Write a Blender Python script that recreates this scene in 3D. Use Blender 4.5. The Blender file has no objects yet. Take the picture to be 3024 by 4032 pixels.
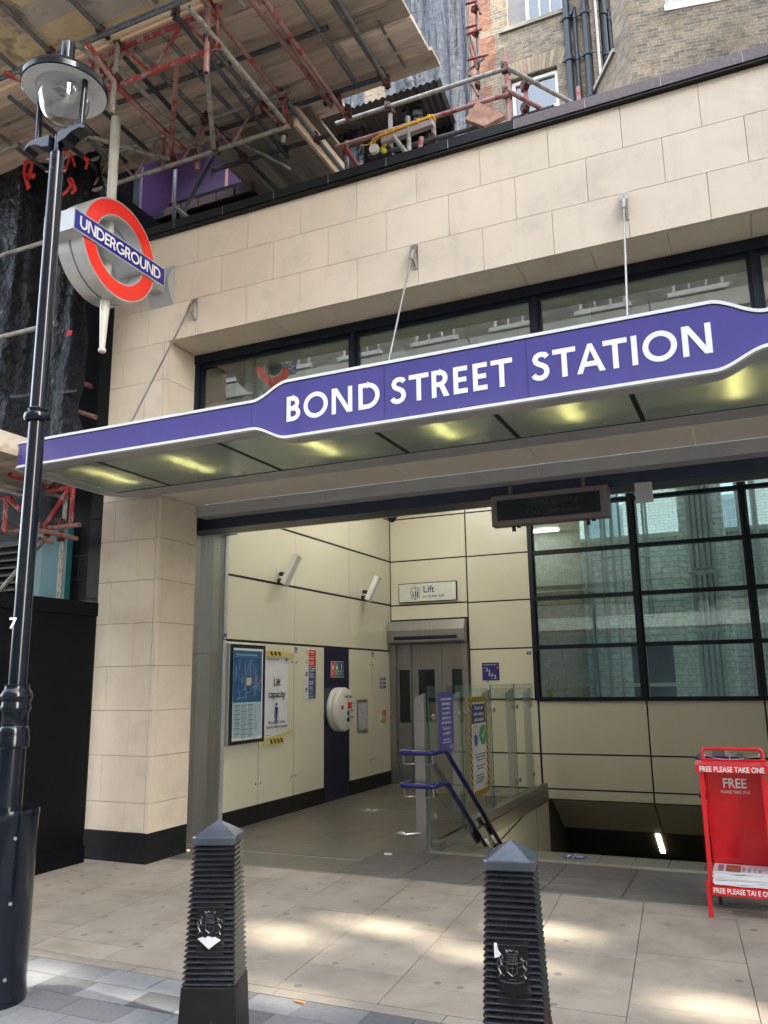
import bpy, bmesh, math, random
from mathutils import Vector, Matrix, noise
random.seed(7)
sc = bpy.context.scene
COL = sc.collection
R = math.radians
PI = math.pi

# ------------------------------------------------------------------ materials
MATS = {}
def newmat(name):
    m = bpy.data.materials.new(name); m.use_nodes = True
    nt = m.node_tree; nt.nodes.clear()
    out = nt.nodes.new('ShaderNodeOutputMaterial')
    MATS[name] = m
    return m, nt, out
def N(nt, kind, **kw):
    n = nt.nodes.new(kind)
    for k, v in kw.items():
        if k in n.inputs.keys(): n.inputs[k].default_value = v
        else: setattr(n, k, v)
    return n
def mixc(nt, fac, a, b, mode='MIX'):
    n = nt.nodes.new('ShaderNodeMix'); n.data_type = 'RGBA'; n.blend_type = mode
    for sock, val in ((0, fac), (6, a), (7, b)):
        if isinstance(val, bpy.types.NodeSocket): nt.links.new(val, n.inputs[sock])
        elif sock == 0: n.inputs[0].default_value = val
        else: n.inputs[sock].default_value = (*val[:3], 1)
    return n.outputs[2]
def ramp(nt, src, lo, hi, a=0., b=1.):
    n = N(nt, 'ShaderNodeMapRange'); nt.links.new(src, n.inputs[0])
    n.inputs[1].default_value = lo; n.inputs[2].default_value = hi
    n.inputs[3].default_value = a; n.inputs[4].default_value = b
    return n.outputs[0]
def pm(name, base, rough=.6, metal=0., var=.12, scale=3., bump=0., bscale=60., island=0., spots=None,
       second=None, sfac=(.5, .6), sscale=8., coat=0., stretch=None, rvar=0., aniso=0., streak=0., spec=.5):
    """principled material: base colour with large soft variation, optional second colour in patches (wear, rust), per-piece tint"""
    m, nt, out = newmat(name)
    b = N(nt, 'ShaderNodeBsdfPrincipled', Roughness=rough, Metallic=metal); b.inputs['Specular IOR Level'].default_value = spec
    b.inputs['Coat Weight'].default_value = coat; b.inputs['Coat Roughness'].default_value = .08
    tc = N(nt, 'ShaderNodeTexCoord'); vec = tc.outputs['Object']
    if stretch:
        mp = N(nt, 'ShaderNodeMapping'); mp.inputs['Scale'].default_value = stretch
        nt.links.new(vec, mp.inputs[0]); vecs = mp.outputs[0]
    else: vecs = vec
    no = N(nt, 'ShaderNodeTexNoise', Scale=scale, Detail=6., Roughness=.6); nt.links.new(vecs, no.inputs['Vector'])
    f = ramp(nt, no.outputs[0], .3, .7, 1 - var, 1 + var)
    if island:
        g = N(nt, 'ShaderNodeNewGeometry')
        rs = g.outputs['Random Per Island']
        if island < 0: island = -island; rs = N(nt, 'ShaderNodeObjectInfo').outputs['Random']
        fi = ramp(nt, rs, 0, 1, 1 - island, 1 + island)
        mu = N(nt, 'ShaderNodeMath', operation='MULTIPLY'); nt.links.new(f, mu.inputs[0]); nt.links.new(fi, mu.inputs[1]); f = mu.outputs[0]
    col = base
    if second:
        n2 = N(nt, 'ShaderNodeTexNoise', Scale=sscale, Detail=8., Roughness=.7); nt.links.new(vecs, n2.inputs['Vector'])
        col = mixc(nt, ramp(nt, n2.outputs[0], sfac[0], sfac[1]), base, second)
    if streak:
        mp = N(nt, 'ShaderNodeMapping'); mp.inputs['Scale'].default_value = (9, 9, .8); nt.links.new(vec, mp.inputs[0])
        n3 = N(nt, 'ShaderNodeTexNoise', Scale=1.2, Detail=5.); nt.links.new(mp.outputs[0], n3.inputs['Vector'])
        col = mixc(nt, ramp(nt, n3.outputs[0], .55, .8, 0, streak), col, (base[0]*.55, base[1]*.5, base[2]*.45))
    if spots:
        vo = N(nt, 'ShaderNodeTexVoronoi', Scale=spots[0]); nt.links.new(vec, vo.inputs['Vector'])
        col = mixc(nt, ramp(nt, vo.outputs['Distance'], spots[1], spots[1]*1.25, spots[3], 0), col, spots[2])
    vm = N(nt, 'ShaderNodeVectorMath', operation='SCALE'); nt.links.new(f, vm.inputs['Scale'])
    if isinstance(col, bpy.types.NodeSocket): nt.links.new(col, vm.inputs[0])
    else: vm.inputs[0].default_value = col[:3]
    nt.links.new(vm.outputs[0], b.inputs['Base Color'])
    if rvar:
        nt.links.new(ramp(nt, no.outputs[0], .3, .7, rough - rvar, rough + rvar), b.inputs['Roughness'])
    if bump:
        nb = N(nt, 'ShaderNodeTexNoise', Scale=bscale, Detail=5.); nt.links.new(vecs, nb.inputs['Vector'])
        bp = N(nt, 'ShaderNodeBump', Strength=bump, Distance=.01); nt.links.new(nb.outputs[0], bp.inputs['Height'])
        nt.links.new(bp.outputs[0], b.inputs['Normal'])
    nt.links.new(b.outputs[0], out.inputs[0])
    return m
def glassm(name, tint, gcol=(1, 1, 1), ior=1.5, k=1.0, rough=0.0):
    m, nt, out = newmat(name)
    t = N(nt, 'ShaderNodeBsdfTransparent'); t.inputs[0].default_value = (*tint, 1)
    g = N(nt, 'ShaderNodeBsdfGlossy', Roughness=rough); g.inputs[0].default_value = (*gcol, 1)
    # thin sheet: reflection rises towards grazing angles, the same from both sides
    lw = N(nt, 'ShaderNodeLayerWeight'); lw.inputs[0].default_value = .5
    pw = N(nt, 'ShaderNodeMath', operation='POWER'); nt.links.new(lw.outputs['Facing'], pw.inputs[0]); pw.inputs[1].default_value = 4.
    ad = N(nt, 'ShaderNodeMath', operation='MULTIPLY_ADD'); nt.links.new(pw.outputs[0], ad.inputs[0]); ad.inputs[1].default_value = .75; ad.inputs[2].default_value = .04
    mu = N(nt, 'ShaderNodeMath', operation='MULTIPLY', use_clamp=True); nt.links.new(ad.outputs[0], mu.inputs[0]); mu.inputs[1].default_value = k
    mx = N(nt, 'ShaderNodeMixShader'); nt.links.new(mu.outputs[0], mx.inputs[0]); nt.links.new(t.outputs[0], mx.inputs[1]); nt.links.new(g.outputs[0], mx.inputs[2])
    nt.links.new(mx.outputs[0], out.inputs[0]); return m
def emit(name, col, s):
    m, nt, out = newmat(name); e = N(nt, 'ShaderNodeEmission', Strength=s); e.inputs[0].default_value = (*col, 1)
    nt.links.new(e.outputs[0], out.inputs[0]); return m
def brickm(name, c1, c2, mortar, scale=1., wear=None):
    m, nt, out = newmat(name)
    b = N(nt, 'ShaderNodeBsdfPrincipled', Roughness=.9)
    tc = N(nt, 'ShaderNodeTexCoord'); sp = N(nt, 'ShaderNodeSeparateXYZ'); nt.links.new(tc.outputs['Object'], sp.inputs[0])
    ad = N(nt, 'ShaderNodeMath', operation='ADD'); nt.links.new(sp.outputs[0], ad.inputs[0]); nt.links.new(sp.outputs[1], ad.inputs[1])
    cb = N(nt, 'ShaderNodeCombineXYZ'); nt.links.new(ad.outputs[0], cb.inputs[0]); nt.links.new(sp.outputs[2], cb.inputs[1])
    # slightly uneven courses
    nz = N(nt, 'ShaderNodeTexNoise', Scale=2.5, Detail=3.); nt.links.new(tc.outputs['Object'], nz.inputs['Vector'])
    wv = N(nt, 'ShaderNodeVectorMath', operation='SCALE'); nt.links.new(nz.outputs['Color'], wv.inputs[0]); wv.inputs['Scale'].default_value = .035
    av = N(nt, 'ShaderNodeVectorMath', operation='ADD'); nt.links.new(cb.outputs[0], av.inputs[0]); nt.links.new(wv.outputs[0], av.inputs[1])
    br = N(nt, 'ShaderNodeTexBrick'); nt.links.new(av.outputs[0], br.inputs[0])
    br.inputs['Color1'].default_value = (*c1, 1); br.inputs['Color2'].default_value = (*c2, 1); br.inputs['Mortar'].default_value = (*mortar, 1)
    br.inputs['Scale'].default_value = 1.; br.inputs['Brick Width'].default_value = .225*scale; br.inputs['Row Height'].default_value = .075*scale
    br.inputs['Mortar Size'].default_value = .006*scale; br.inputs['Mortar Smooth'].default_value = .3
    n1 = N(nt, 'ShaderNodeTexNoise', Scale=1.1, Detail=8., Roughness=.75); nt.links.new(tc.outputs['Object'], n1.inputs['Vector'])
    n2 = N(nt, 'ShaderNodeTexNoise', Scale=16., Detail=3.); nt.links.new(tc.outputs['Object'], n2.inputs['Vector'])
    col = br.outputs[0]
    if wear: col = mixc(nt, ramp(nt, n1.outputs[0], .42, .66, 0, .8), col, wear, 'MULTIPLY')
    col = mixc(nt, .55, col, mixc(nt, ramp(nt, n2.outputs[0], .3, .7), (.6, .58, .56), (1.4, 1.38, 1.3)), 'MULTIPLY')
    nt.links.new(col, b.inputs['Base Color'])
    bp = N(nt, 'ShaderNodeBump', Strength=.6, Distance=.01); nt.links.new(br.outputs['Fac'], bp.inputs['Height']); bp.invert = True
    nt.links.new(bp.outputs[0], b.inputs['Normal']); nt.links.new(b.outputs[0], out.inputs[0]); return m

stone = pm('limestone', (.67, .57, .44), .78, var=.05, scale=1.3, bump=.14, bscale=25, island=.025, second=(.56, .485, .385), sfac=(.5, .72), sscale=2.2, streak=.12)
stone_dirty = stone
mortar = pm('stone_mortar', (.52, .43, .32), .9, var=.1)
granite = pm('black_granite', (.011, .012, .013), .45, spec=.22, var=.3, scale=60, bump=.05, second=(.04, .04, .04), sfac=(.55, .62), sscale=160, island=.15, streak=.2)
granite_brown = pm('brown_granite', (.15, .115, .115), .55, var=.25, scale=40, second=(.09, .08, .08), sfac=(.5, .6), sscale=90, island=.1)
cream = pm('cream_enamel', (.70, .665, .51), .28, var=.04, scale=.9, coat=.15, island=.015)
cream_soffit = pm('soffit_cream', (.72, .66, .55), .35, var=.04, scale=1.)
blackgap = pm('joint_black', (.012, .012, .014), .6, var=.1)
navy = pm('navy_enamel', (.004, .005, .035), .35, var=.06)
darkframe = pm('dark_window_frame', (.010, .015, .024), .4, spec=.25, var=.1, scale=6)
beamblue = pm('dark_blue_beam', (.022, .032, .055), .4, var=.1)
silver = pm('brushed_aluminium', (.60, .61, .61), .40, metal=.5, var=.06, scale=4, stretch=(1, 1, 8))
silver_grey = pm('grey_painted_metal', (.44, .44, .445), .45, metal=.25, var=.05)
steel = pm('stainless_steel', (.40, .39, .37), .34, metal=.8, var=.04, scale=2.2, stretch=(6, 6, .5), bump=.03, bscale=120, rvar=.06)
liftsteel = pm('brushed_lift_steel', (.29, .285, .275), .36, metal=.8, var=.08, scale=3, stretch=(8, 8, .4))
white_rim = pm('white_enamel_rim', (.74, .75, .74), .3, var=.06, scale=5, streak=.15)
fasc = pm('blue_enamel_fascia', (.070, .064, .26), .16, var=.06, scale=1.5, coat=.5, streak=.12)
lettw = pm('white_lettering', (.82, .82, .80), .35, var=.05, scale=4)
red = pm('red_enamel', (.90, .035, .02), .25, var=.03, coat=.3)
deepblue = pm('deep_blue_enamel', (.022, .02, .26), .25, var=.04, coat=.3)
polecream = pm('cream_painted_pole', (.70, .68, .58), .35, var=.07, scale=5, second=(.45, .40, .30), sfac=(.66, .8), coat=.2)
castblack = pm('black_gloss_paint', (.004, .007, .013), .17, var=.2, scale=5, coat=.25, spec=.35, bump=.04, bscale=20)
capm = pm('sky_tinted_cap_paint', (.04, .048, .062), .3, var=.3, scale=9, coat=.4, bump=.25, bscale=60)  # lighter and bluer than the shaft: sky reflection put into the colour
bollm = pm('bollard_black_paint', (.013, .014, .017), .24, var=.4, scale=14, coat=.55, bump=.12, bscale=50, second=(.05, .05, .055), sfac=(.6, .75), sscale=30)
bollflat = pm('bollard_matt_black', (.008, .008, .009), .55, spec=.25, var=.25, scale=10, bump=.15, second=(.06, .055, .05), sfac=(.6, .72), sscale=12)
peel = pm('pale_peeled_patch', (.62, .62, .64), .6, var=.1)
railblue = pm('blue_handrail_enamel', (.012, .014, .16), .22, var=.08, coat=.5)
tubegrey = pm('galvanised_tube', (.20, .21, .22), .45, metal=.55, var=.3, scale=9, second=(.30, .28, .25), sfac=(.5, .62), sscale=14)
tubelight = pm('pale_weathered_tube', (.38, .36, .31), .6, metal=.2, var=.25, scale=9, second=(.20, .20, .19), sfac=(.5, .62), sscale=16)
tubedark = pm('dark_tube', (.075, .085, .10), .5, metal=.4, var=.3, scale=9, second=(.14, .13, .12), sfac=(.5, .65))
tubered = pm('worn_red_tube', (.36, .04, .04), .45, var=.25, scale=9, second=(.36, .26, .25), sfac=(.52, .60), sscale=13)
tubepink = pm('faded_red_tube', (.36, .20, .17), .55, var=.25, scale=9, second=(.34, .045, .045), sfac=(.52, .58), sscale=6)
coupm = pm('rusty_coupler', (.10, .065, .05), .6, metal=.5, var=.4, scale=30, second=(.25, .04, .035), sfac=(.52, .58), sscale=20)
board_a = pm('scaffold_board', (.64, .51, .39), .85, var=.28, scale=1.6, stretch=(.5, 5, 5), bump=.4, bscale=14, island=-.38, second=(.22, .155, .12), sfac=(.56, .68), sscale=3)
board_y = pm('yellowed_ply', (.62, .50, .29), .8, var=.22, scale=2.2, bump=.15, island=-.2, second=(.30, .24, .17), sfac=(.52, .6), sscale=2.5)
board_g = pm('greyed_ply', (.56, .49, .41), .8, var=.22, scale=2.2, bump=.15, island=-.2, second=(.27, .22, .18), sfac=(.52, .62), sscale=2.5)
board_d = pm('dark_board', (.36, .30, .23), .9, var=.3, scale=1.8, stretch=(5, .5, 5), bump=.3, bscale=14, island=-.3)
newwood = pm('new_timber', (.80, .60, .40), .7, var=.15, scale=2, stretch=(.4, 5, 5))
plast = None
hoardm = pm('black_hoarding_paint', (.003, .0036, .005), .6, var=.3, scale=3, bump=.05, spec=.14)
purple = pm('purple_hoarding', (.05, .024, .09), .5, var=.15, scale=2)
tealm = pm('teal_shaded_face', (.03, .16, .18), .4, var=.1)  # darker face of the teal box corner, shade put into the colour
teall = pm('teal_lit_face', (.10, .26, .27), .4, var=.1)  # lit face of the same teal box, lightened in the colour
louvm = pm('louvre_brown', (.075, .06, .05), .6, var=.2)
darkwall = pm('dark_tile_wall', (.005, .006, .009), .5, spec=.15, var=.4, scale=3)
cabm = pm('grey_green_cabinet', (.055, .075, .08), .5, var=.25, scale=4)
corrug = pm('corrugated_steel', (.10, .085, .075), .6, metal=.3, var=.3, scale=4)
yellow = pm('yellow_plastic', (.75, .42, .02), .4, var=.05)
lampshell = pm('clear_grey_shell', (.42, .34, .32), .4, var=.08)
slabm = pm('york_stone', (.315, .272, .215), .85, var=.14, scale=1.7, bump=.2, bscale=60, island=.07, second=(.235, .20, .158), sfac=(.46, .70), sscale=3.2, spots=(4.6, .095, (.12, .105, .09), .7))
joint = pm('paving_joint', (.155, .13, .10), .95, var=.15)
settm = pm('granite_setts', (.185, .187, .19), .75, var=.12, scale=30, bump=.15, island=.42)
bandm = pm('pale_stone_band', (.29, .26, .21), .8, var=.12, scale=6, island=.08)
tactm = pm('tactile_tile', (.115, .10, .082), .62, var=.12, scale=5, island=.08, second=(.10, .09, .08), sfac=(.5, .65))
tilem = pm('floor_tile', (.155, .138, .11), .38, var=.12, scale=30, island=.06, second=(.115, .10, .08), sfac=(.5, .7), sscale=2.5)
nosing = pm('brown_nosing', (.16, .145, .11), .6, var=.12, scale=40)
asphalt = pm('asphalt', (.05, .05, .052), .9, var=.2, scale=30, bump=.3)
darkin = pm('dark_interior', (.05, .055, .055), .9, var=.2)
white = pm('white_plastic', (.70, .69, .64), .3, var=.03, coat=.2)
paper = pm('white_paper', (.74, .74, .75), .55, var=.05, scale=8)
paperl = pm('pale_blue_print', (.42, .58, .62), .5, var=.05)
mapblue = pm('map_blue', (.02, .10, .26), .4, var=.05)
signblue = pm('sign_blue', (.02, .03, .20), .4, var=.04)
signgreen = pm('sign_green', (.02, .22, .07), .4, var=.04)
signred = pm('sign_red', (.62, .03, .03), .4, var=.05)
inkm = pm('dark_ink', (.02, .022, .06), .5, var=.02)
inkgrey = pm('grey_ink', (.22, .24, .28), .5, var=.02)
tapey = pm('pale_yellow_tape', (.62, .52, .20), .5, var=.12, scale=12)
tapeh = pm('hazard_yellow', (.72, .50, .02), .45, var=.05)
rackred = pm('rack_red_paint', (.70, .012, .018), .3, var=.08, scale=5, coat=.3, second=(.55, .02, .02), sfac=(.58, .66), sscale=12)
rackshade = rackred
sashwhite = pm('sash_white_paint', (.72, .68, .62), .5, var=.08)
cast = pm('cast_iron_pipe', (.02, .026, .034), .4, var=.2, bump=.1)
rubber = pm('dark_rubber', (.02, .02, .02), .7)
ledframe = pm('taupe_casing', (.145, .125, .115), .5, var=.08)
screen = pm('dark_screen', (.006, .012, .018), .22, var=.1, coat=.3)
screentext = pm('unlit_diodes', (.022, .030, .036), .4)
brick_y = brickm('london_stock_brick', (.29, .22, .145), (.15, .125, .10), (.30, .28, .25), .96, wear=(.40, .39, .39))
brick_r = brickm('red_brick', (.30, .235, .20), (.22, .175, .15), (.35, .30, .26), 1.2, wear=(.7, .7, .7))
brick_w = brickm('white_painted_brick', (.86, .88, .84), (.78, .81, .77), (.50, .54, .51), 1.3)
glass_bal = glassm('balustrade_glass', (.955, .985, .97), k=1.0)
glass_edge = pm('green_glass_edge', (.02, .16, .11), .15, var=.05)
glass_win = glassm('tinted_window_glass', (.86, .985, .955), (.9, 1, .98), k=3.)
glass_clere = glassm('clerestory_glass', (.90, .95, .93), k=3.4)
glass_sash = glassm('sash_glass', (.30, .34, .36), k=4.)
glass_globe = glassm('lamp_globe', (.84, .84, .85), k=3.)
tubeglow = emit('fluorescent_tube', (1., .86, .48), 24.)
ceilglow = emit('hall_fill_panel', (1., .97, .90), 4.2)
stripglow = emit('strip_light', (1., .86, .50), 3.)
def frosted():
    m, nt, out = newmat('frosted_canopy_glass')
    tr = N(nt, 'ShaderNodeBsdfTranslucent'); tr.inputs[0].default_value = (.48, .50, .39, 1)
    df = N(nt, 'ShaderNodeBsdfDiffuse'); df.inputs[0].default_value = (.40, .50, .46, 1)
    gl = N(nt, 'ShaderNodeBsdfGlossy', Roughness=.02)
    a = N(nt, 'ShaderNodeMixShader'); a.inputs[0].default_value = .38; nt.links.new(tr.outputs[0], a.inputs[2]); nt.links.new(df.outputs[0], a.inputs[1])
    fr = N(nt, 'ShaderNodeFresnel', IOR=1.5); b = N(nt, 'ShaderNodeMixShader'); nt.links.new(fr.outputs[0], b.inputs[0])
    nt.links.new(a.outputs[0], b.inputs[1]); nt.links.new(gl.outputs[0], b.inputs[2]); nt.links.new(b.outputs[0], out.inputs[0]); return m
frost = frosted()
def plastic_m(nm, ro, sp_, co_, bs_, ms=(7, 7, .9)):
    m, nt, out = newmat(nm)
    b = N(nt, 'ShaderNodeBsdfPrincipled', Roughness=ro); b.inputs['Base Color'].default_value = (.009, .010, .012, 1)
    b.inputs['Specular IOR Level'].default_value = sp_; b.inputs['Coat Weight'].default_value = co_; b.inputs['Coat Roughness'].default_value = .08
    tc = N(nt, 'ShaderNodeTexCoord'); mp = N(nt, 'ShaderNodeMapping'); mp.inputs['Scale'].default_value = ms; nt.links.new(tc.outputs['Object'], mp.inputs[0])
    n = N(nt, 'ShaderNodeTexNoise', Scale=1.6, Detail=4., Roughness=.5); nt.links.new(mp.outputs[0], n.inputs['Vector'])
    n2 = N(nt, 'ShaderNodeTexNoise', Scale=9., Detail=6., Roughness=.6); n2.inputs['Distortion'].default_value = 1.; nt.links.new(tc.outputs['Object'], n2.inputs['Vector'])
    ad = N(nt, 'ShaderNodeMath', operation='MULTIPLY_ADD'); nt.links.new(n2.outputs[0], ad.inputs[0]); ad.inputs[1].default_value = .22; nt.links.new(n.outputs[0], ad.inputs[2])
    bp = N(nt, 'ShaderNodeBump', Strength=bs_, Distance=.16); nt.links.new(ad.outputs[0], bp.inputs['Height'])
    nt.links.new(bp.outputs[0], b.inputs['Normal']); nt.links.new(b.outputs[0], out.inputs[0]); return m
plast = plastic_m('black_polythene', .22, .14, .0, 1., (1.8, 1.8, 1.1))
plast_shiny = plastic_m('shiny_black_polythene', .05, .9, .35, 1., (3.6, 3.6, .3))

# ------------------------------------------------------------------ mesh helper
class M:
    def __init__(s): s.v = []; s.f = []; s.mi = []; s.cur = 0
    def add(s, vs, fs):
        o = len(s.v); s.v += [tuple(p) for p in vs]
        for f in fs: s.f.append(tuple(o + i for i in f)); s.mi.append(s.cur)
        return s
    def box(s, x0, x1, y0, y1, z0, z1):
        vs = [(x, y, z) for z in (z0, z1) for y in (y0, y1) for x in (x0, x1)]
        return s.add(vs, [(0, 2, 3, 1), (4, 5, 7, 6), (0, 1, 5, 4), (2, 6, 7, 3), (0, 4, 6, 2), (1, 3, 7, 5)])
    def beam(s, p0, p1, w, h, up=(0, 0, 1)):
        p0 = Vector(p0); p1 = Vector(p1); d = (p1 - p0).normalized(); a = d.cross(Vector(up)).normalized()*w/2; b = a.cross(d).normalized()*h/2
        vs = [p + i*a + j*b for p in (p0, p1) for i, j in ((-1, -1), (1, -1), (1, 1), (-1, 1))]
        return s.add(vs, [(0, 1, 2, 3), (7, 6, 5, 4), (0, 4, 5, 1), (1, 5, 6, 2), (2, 6, 7, 3), (3, 7, 4, 0)])
    def tube(s, p0, p1, r, n=12, r2=None, hollow=False):
        p0 = Vector(p0); p1 = Vector(p1); d = (p1 - p0).normalized()
        a = d.cross(Vector((0, 0, 1)) if abs(d.z) < .9 else Vector((1, 0, 0))).normalized(); b = d.cross(a)
        r2 = r if r2 is None else r2; o = len(s.v)
        ring = lambda p, rr: [p + a*math.cos(2*PI*i/n)*rr + b*math.sin(2*PI*i/n)*rr for i in range(n)]
        if hollow:
            k = .82; rings = [ring(p0, r*k), ring(p0, r), ring(p1, r2), ring(p1, r2*k)]
            vs = sum(rings, []); fs = []
            for q in range(4):
                A = q*n; B = ((q + 1) % 4)*n
                fs += [(A + i, B + i, B + (i + 1) % n, A + (i + 1) % n) for i in range(n)]
            return s.add(vs, fs)
        vs = ring(p0, r) + ring(p1, r2)
        fs = [(i, n + i, n + (i + 1) % n, (i + 1) % n) for i in range(n)] + [tuple(range(n)), tuple(range(2*n - 1, n - 1, -1))]
        return s.add(vs, fs)
    def path(s, pts, r, n=10):
        pts = [Vector(p) for p in pts]; rings = []; prev = None
        for i, p in enumerate(pts):
            d = (pts[min(i + 1, len(pts) - 1)] - pts[max(i - 1, 0)]).normalized()
            if prev is None: a = d.cross(Vector((0, 0, 1)) if abs(d.z) < .9 else Vector((1, 0, 0))).normalized()
            else: a = (prev - d*prev.dot(d)).normalized()
            prev = a; b = d.cross(a)
            rings.append([p + a*math.cos(2*PI*k/n)*r + b*math.sin(2*PI*k/n)*r for k in range(n)])
        fs = []
        for q in range(len(rings) - 1):
            fs += [(q*n + k, (q + 1)*n + k, (q + 1)*n + (k + 1) % n, q*n + (k + 1) % n) for k in range(n)]
        fs += [tuple(range(n)), tuple(range(len(rings)*n - 1, (len(rings) - 1)*n - 1, -1))]
        return s.add(sum(rings, []), fs)
    def lathe(s, prof, c, n=32, axis='z'):
        """prof: list of (radius, height along axis)"""
        vs = []
        for r, h in prof:
            for k in range(n):
                x, y = r*math.cos(2*PI*k/n), r*math.sin(2*PI*k/n)
                p = (x, y, h) if axis == 'z' else (h, x, y) if axis == 'x' else (y, h, x)
                vs.append((c[0] + p[0], c[1] + p[1], c[2] + p[2]))
        fs = []
        for q in range(len(prof) - 1):
            fs += [(q*n + k, q*n + (k + 1) % n, (q + 1)*n + (k + 1) % n, (q + 1)*n + k) for k in range(n)]
        return s.add(vs, fs)
    def prism(s, poly, lo, hi, plane='xy'):
        f = {'xy': lambda u, v, w: (u, v, w), 'xz': lambda u, v, w: (u, w, v), 'yz': lambda u, v, w: (w, u, v)}[plane]
        n = len(poly); vs = [f(u, v, lo) for u, v in poly] + [f(u, v, hi) for u, v in poly]
        return s.add(vs, [tuple(range(n - 1, -1, -1)), tuple(range(n, 2*n))] + [(i, (i + 1) % n, n + (i + 1) % n, n + i) for i in range(n)])
    def strip(s, a, b):
        """faces between two equally long polylines"""
        n = len(a); return s.add(list(a) + list(b), [(i, i + 1, n + i + 1, n + i) for i in range(n - 1)])
    def build(s, name, mat, parent=None, smooth=False, loc=None, rotz=0., bevel=0., mats=None):
        me = bpy.data.meshes.new(name)
        off = Vector(parent.location) if (parent is not None and loc is None) else Vector((0, 0, 0))
        me.from_pydata([tuple(Vector(p) - off) for p in s.v], [], s.f)
        for m in (mats or [mat]): me.materials.append(m)
        if mats: me.polygons.foreach_set('material_index', s.mi)
        if smooth:
            me.polygons.foreach_set('use_smooth', [True]*len(me.polygons))
        me.update()
        bm = bmesh.new(); bm.from_mesh(me); bmesh.ops.recalc_face_normals(bm, faces=bm.faces)
        if bevel:
            es = [e for e in bm.edges if len(e.link_faces) == 2 and e.calc_face_angle(0) > R(40)]
            bmesh.ops.bevel(bm, geom=es, offset=bevel, segments=2, affect='EDGES', profile=.6)
        if smooth:
            for e in bm.edges:
                if len(e.link_faces) == 2 and e.calc_face_angle(0) > R(38): e.smooth = False
        bm.to_mesh(me); bm.free()
        o = bpy.data.objects.new(name, me); COL.objects.link(o)
        if parent is not None: o.parent = parent
        if loc is not None:
            o.location = Vector(loc) - (Vector(parent.location) if parent is not None else Vector((0, 0, 0)))
            o.rotation_euler.z = rotz
        return o
def tag(o, label, cat, group=None):
    o['label'] = label; o['category'] = cat
    if group: o['group'] = group
    return o
def thing(name, label, cat, loc=(0, 0, 0), group=None):
    o = bpy.data.objects.new(name, None); COL.objects.link(o); o.location = loc; o.empty_display_size = .1
    return tag(o, label, cat, group)
def struct(o): o['kind'] = 'structure'; return o
def dup(root, loc, rotz=0., label=None):
    r = root.copy(); COL.objects.link(r); r.location = loc; r.rotation_euler = (0, 0, rotz)
    if label: r['label'] = label
    for ch in list(root.children):
        c = ch.copy(); COL.objects.link(c); c.parent = r
        for g in ch.children:
            d = g.copy(); COL.objects.link(d); d.parent = c
    return r

# text: default font, turned into mesh; origin, reading direction and up direction in world space
def text(m, s, size, o, rt, up, align='CENTER', bold=0., xs=1., ext=.0004, sp=1.):
    c = bpy.data.curves.new('t', 'FONT'); c.body = s; c.size = size; c.align_x = align; c.extrude = ext; c.offset = bold*size
    c.resolution_u = 3; c.space_character = sp
    ob = bpy.data.objects.new('t', c); COL.objects.link(ob)
    dg = bpy.context.evaluated_depsgraph_get(); me = bpy.data.meshes.new_from_object(ob.evaluated_get(dg))
    rt = Vector(rt).normalized(); up = Vector(up).normalized(); nn = rt.cross(up); o = Vector(o)
    vs = [o + rt*(v.co.x*xs) + up*v.co.y + nn*v.co.z for v in me.vertices]
    m.add(vs, [tuple(p.vertices) for p in me.polygons])
    bpy.data.objects.remove(ob); bpy.data.curves.remove(c); bpy.data.meshes.remove(me)
    return m
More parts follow.
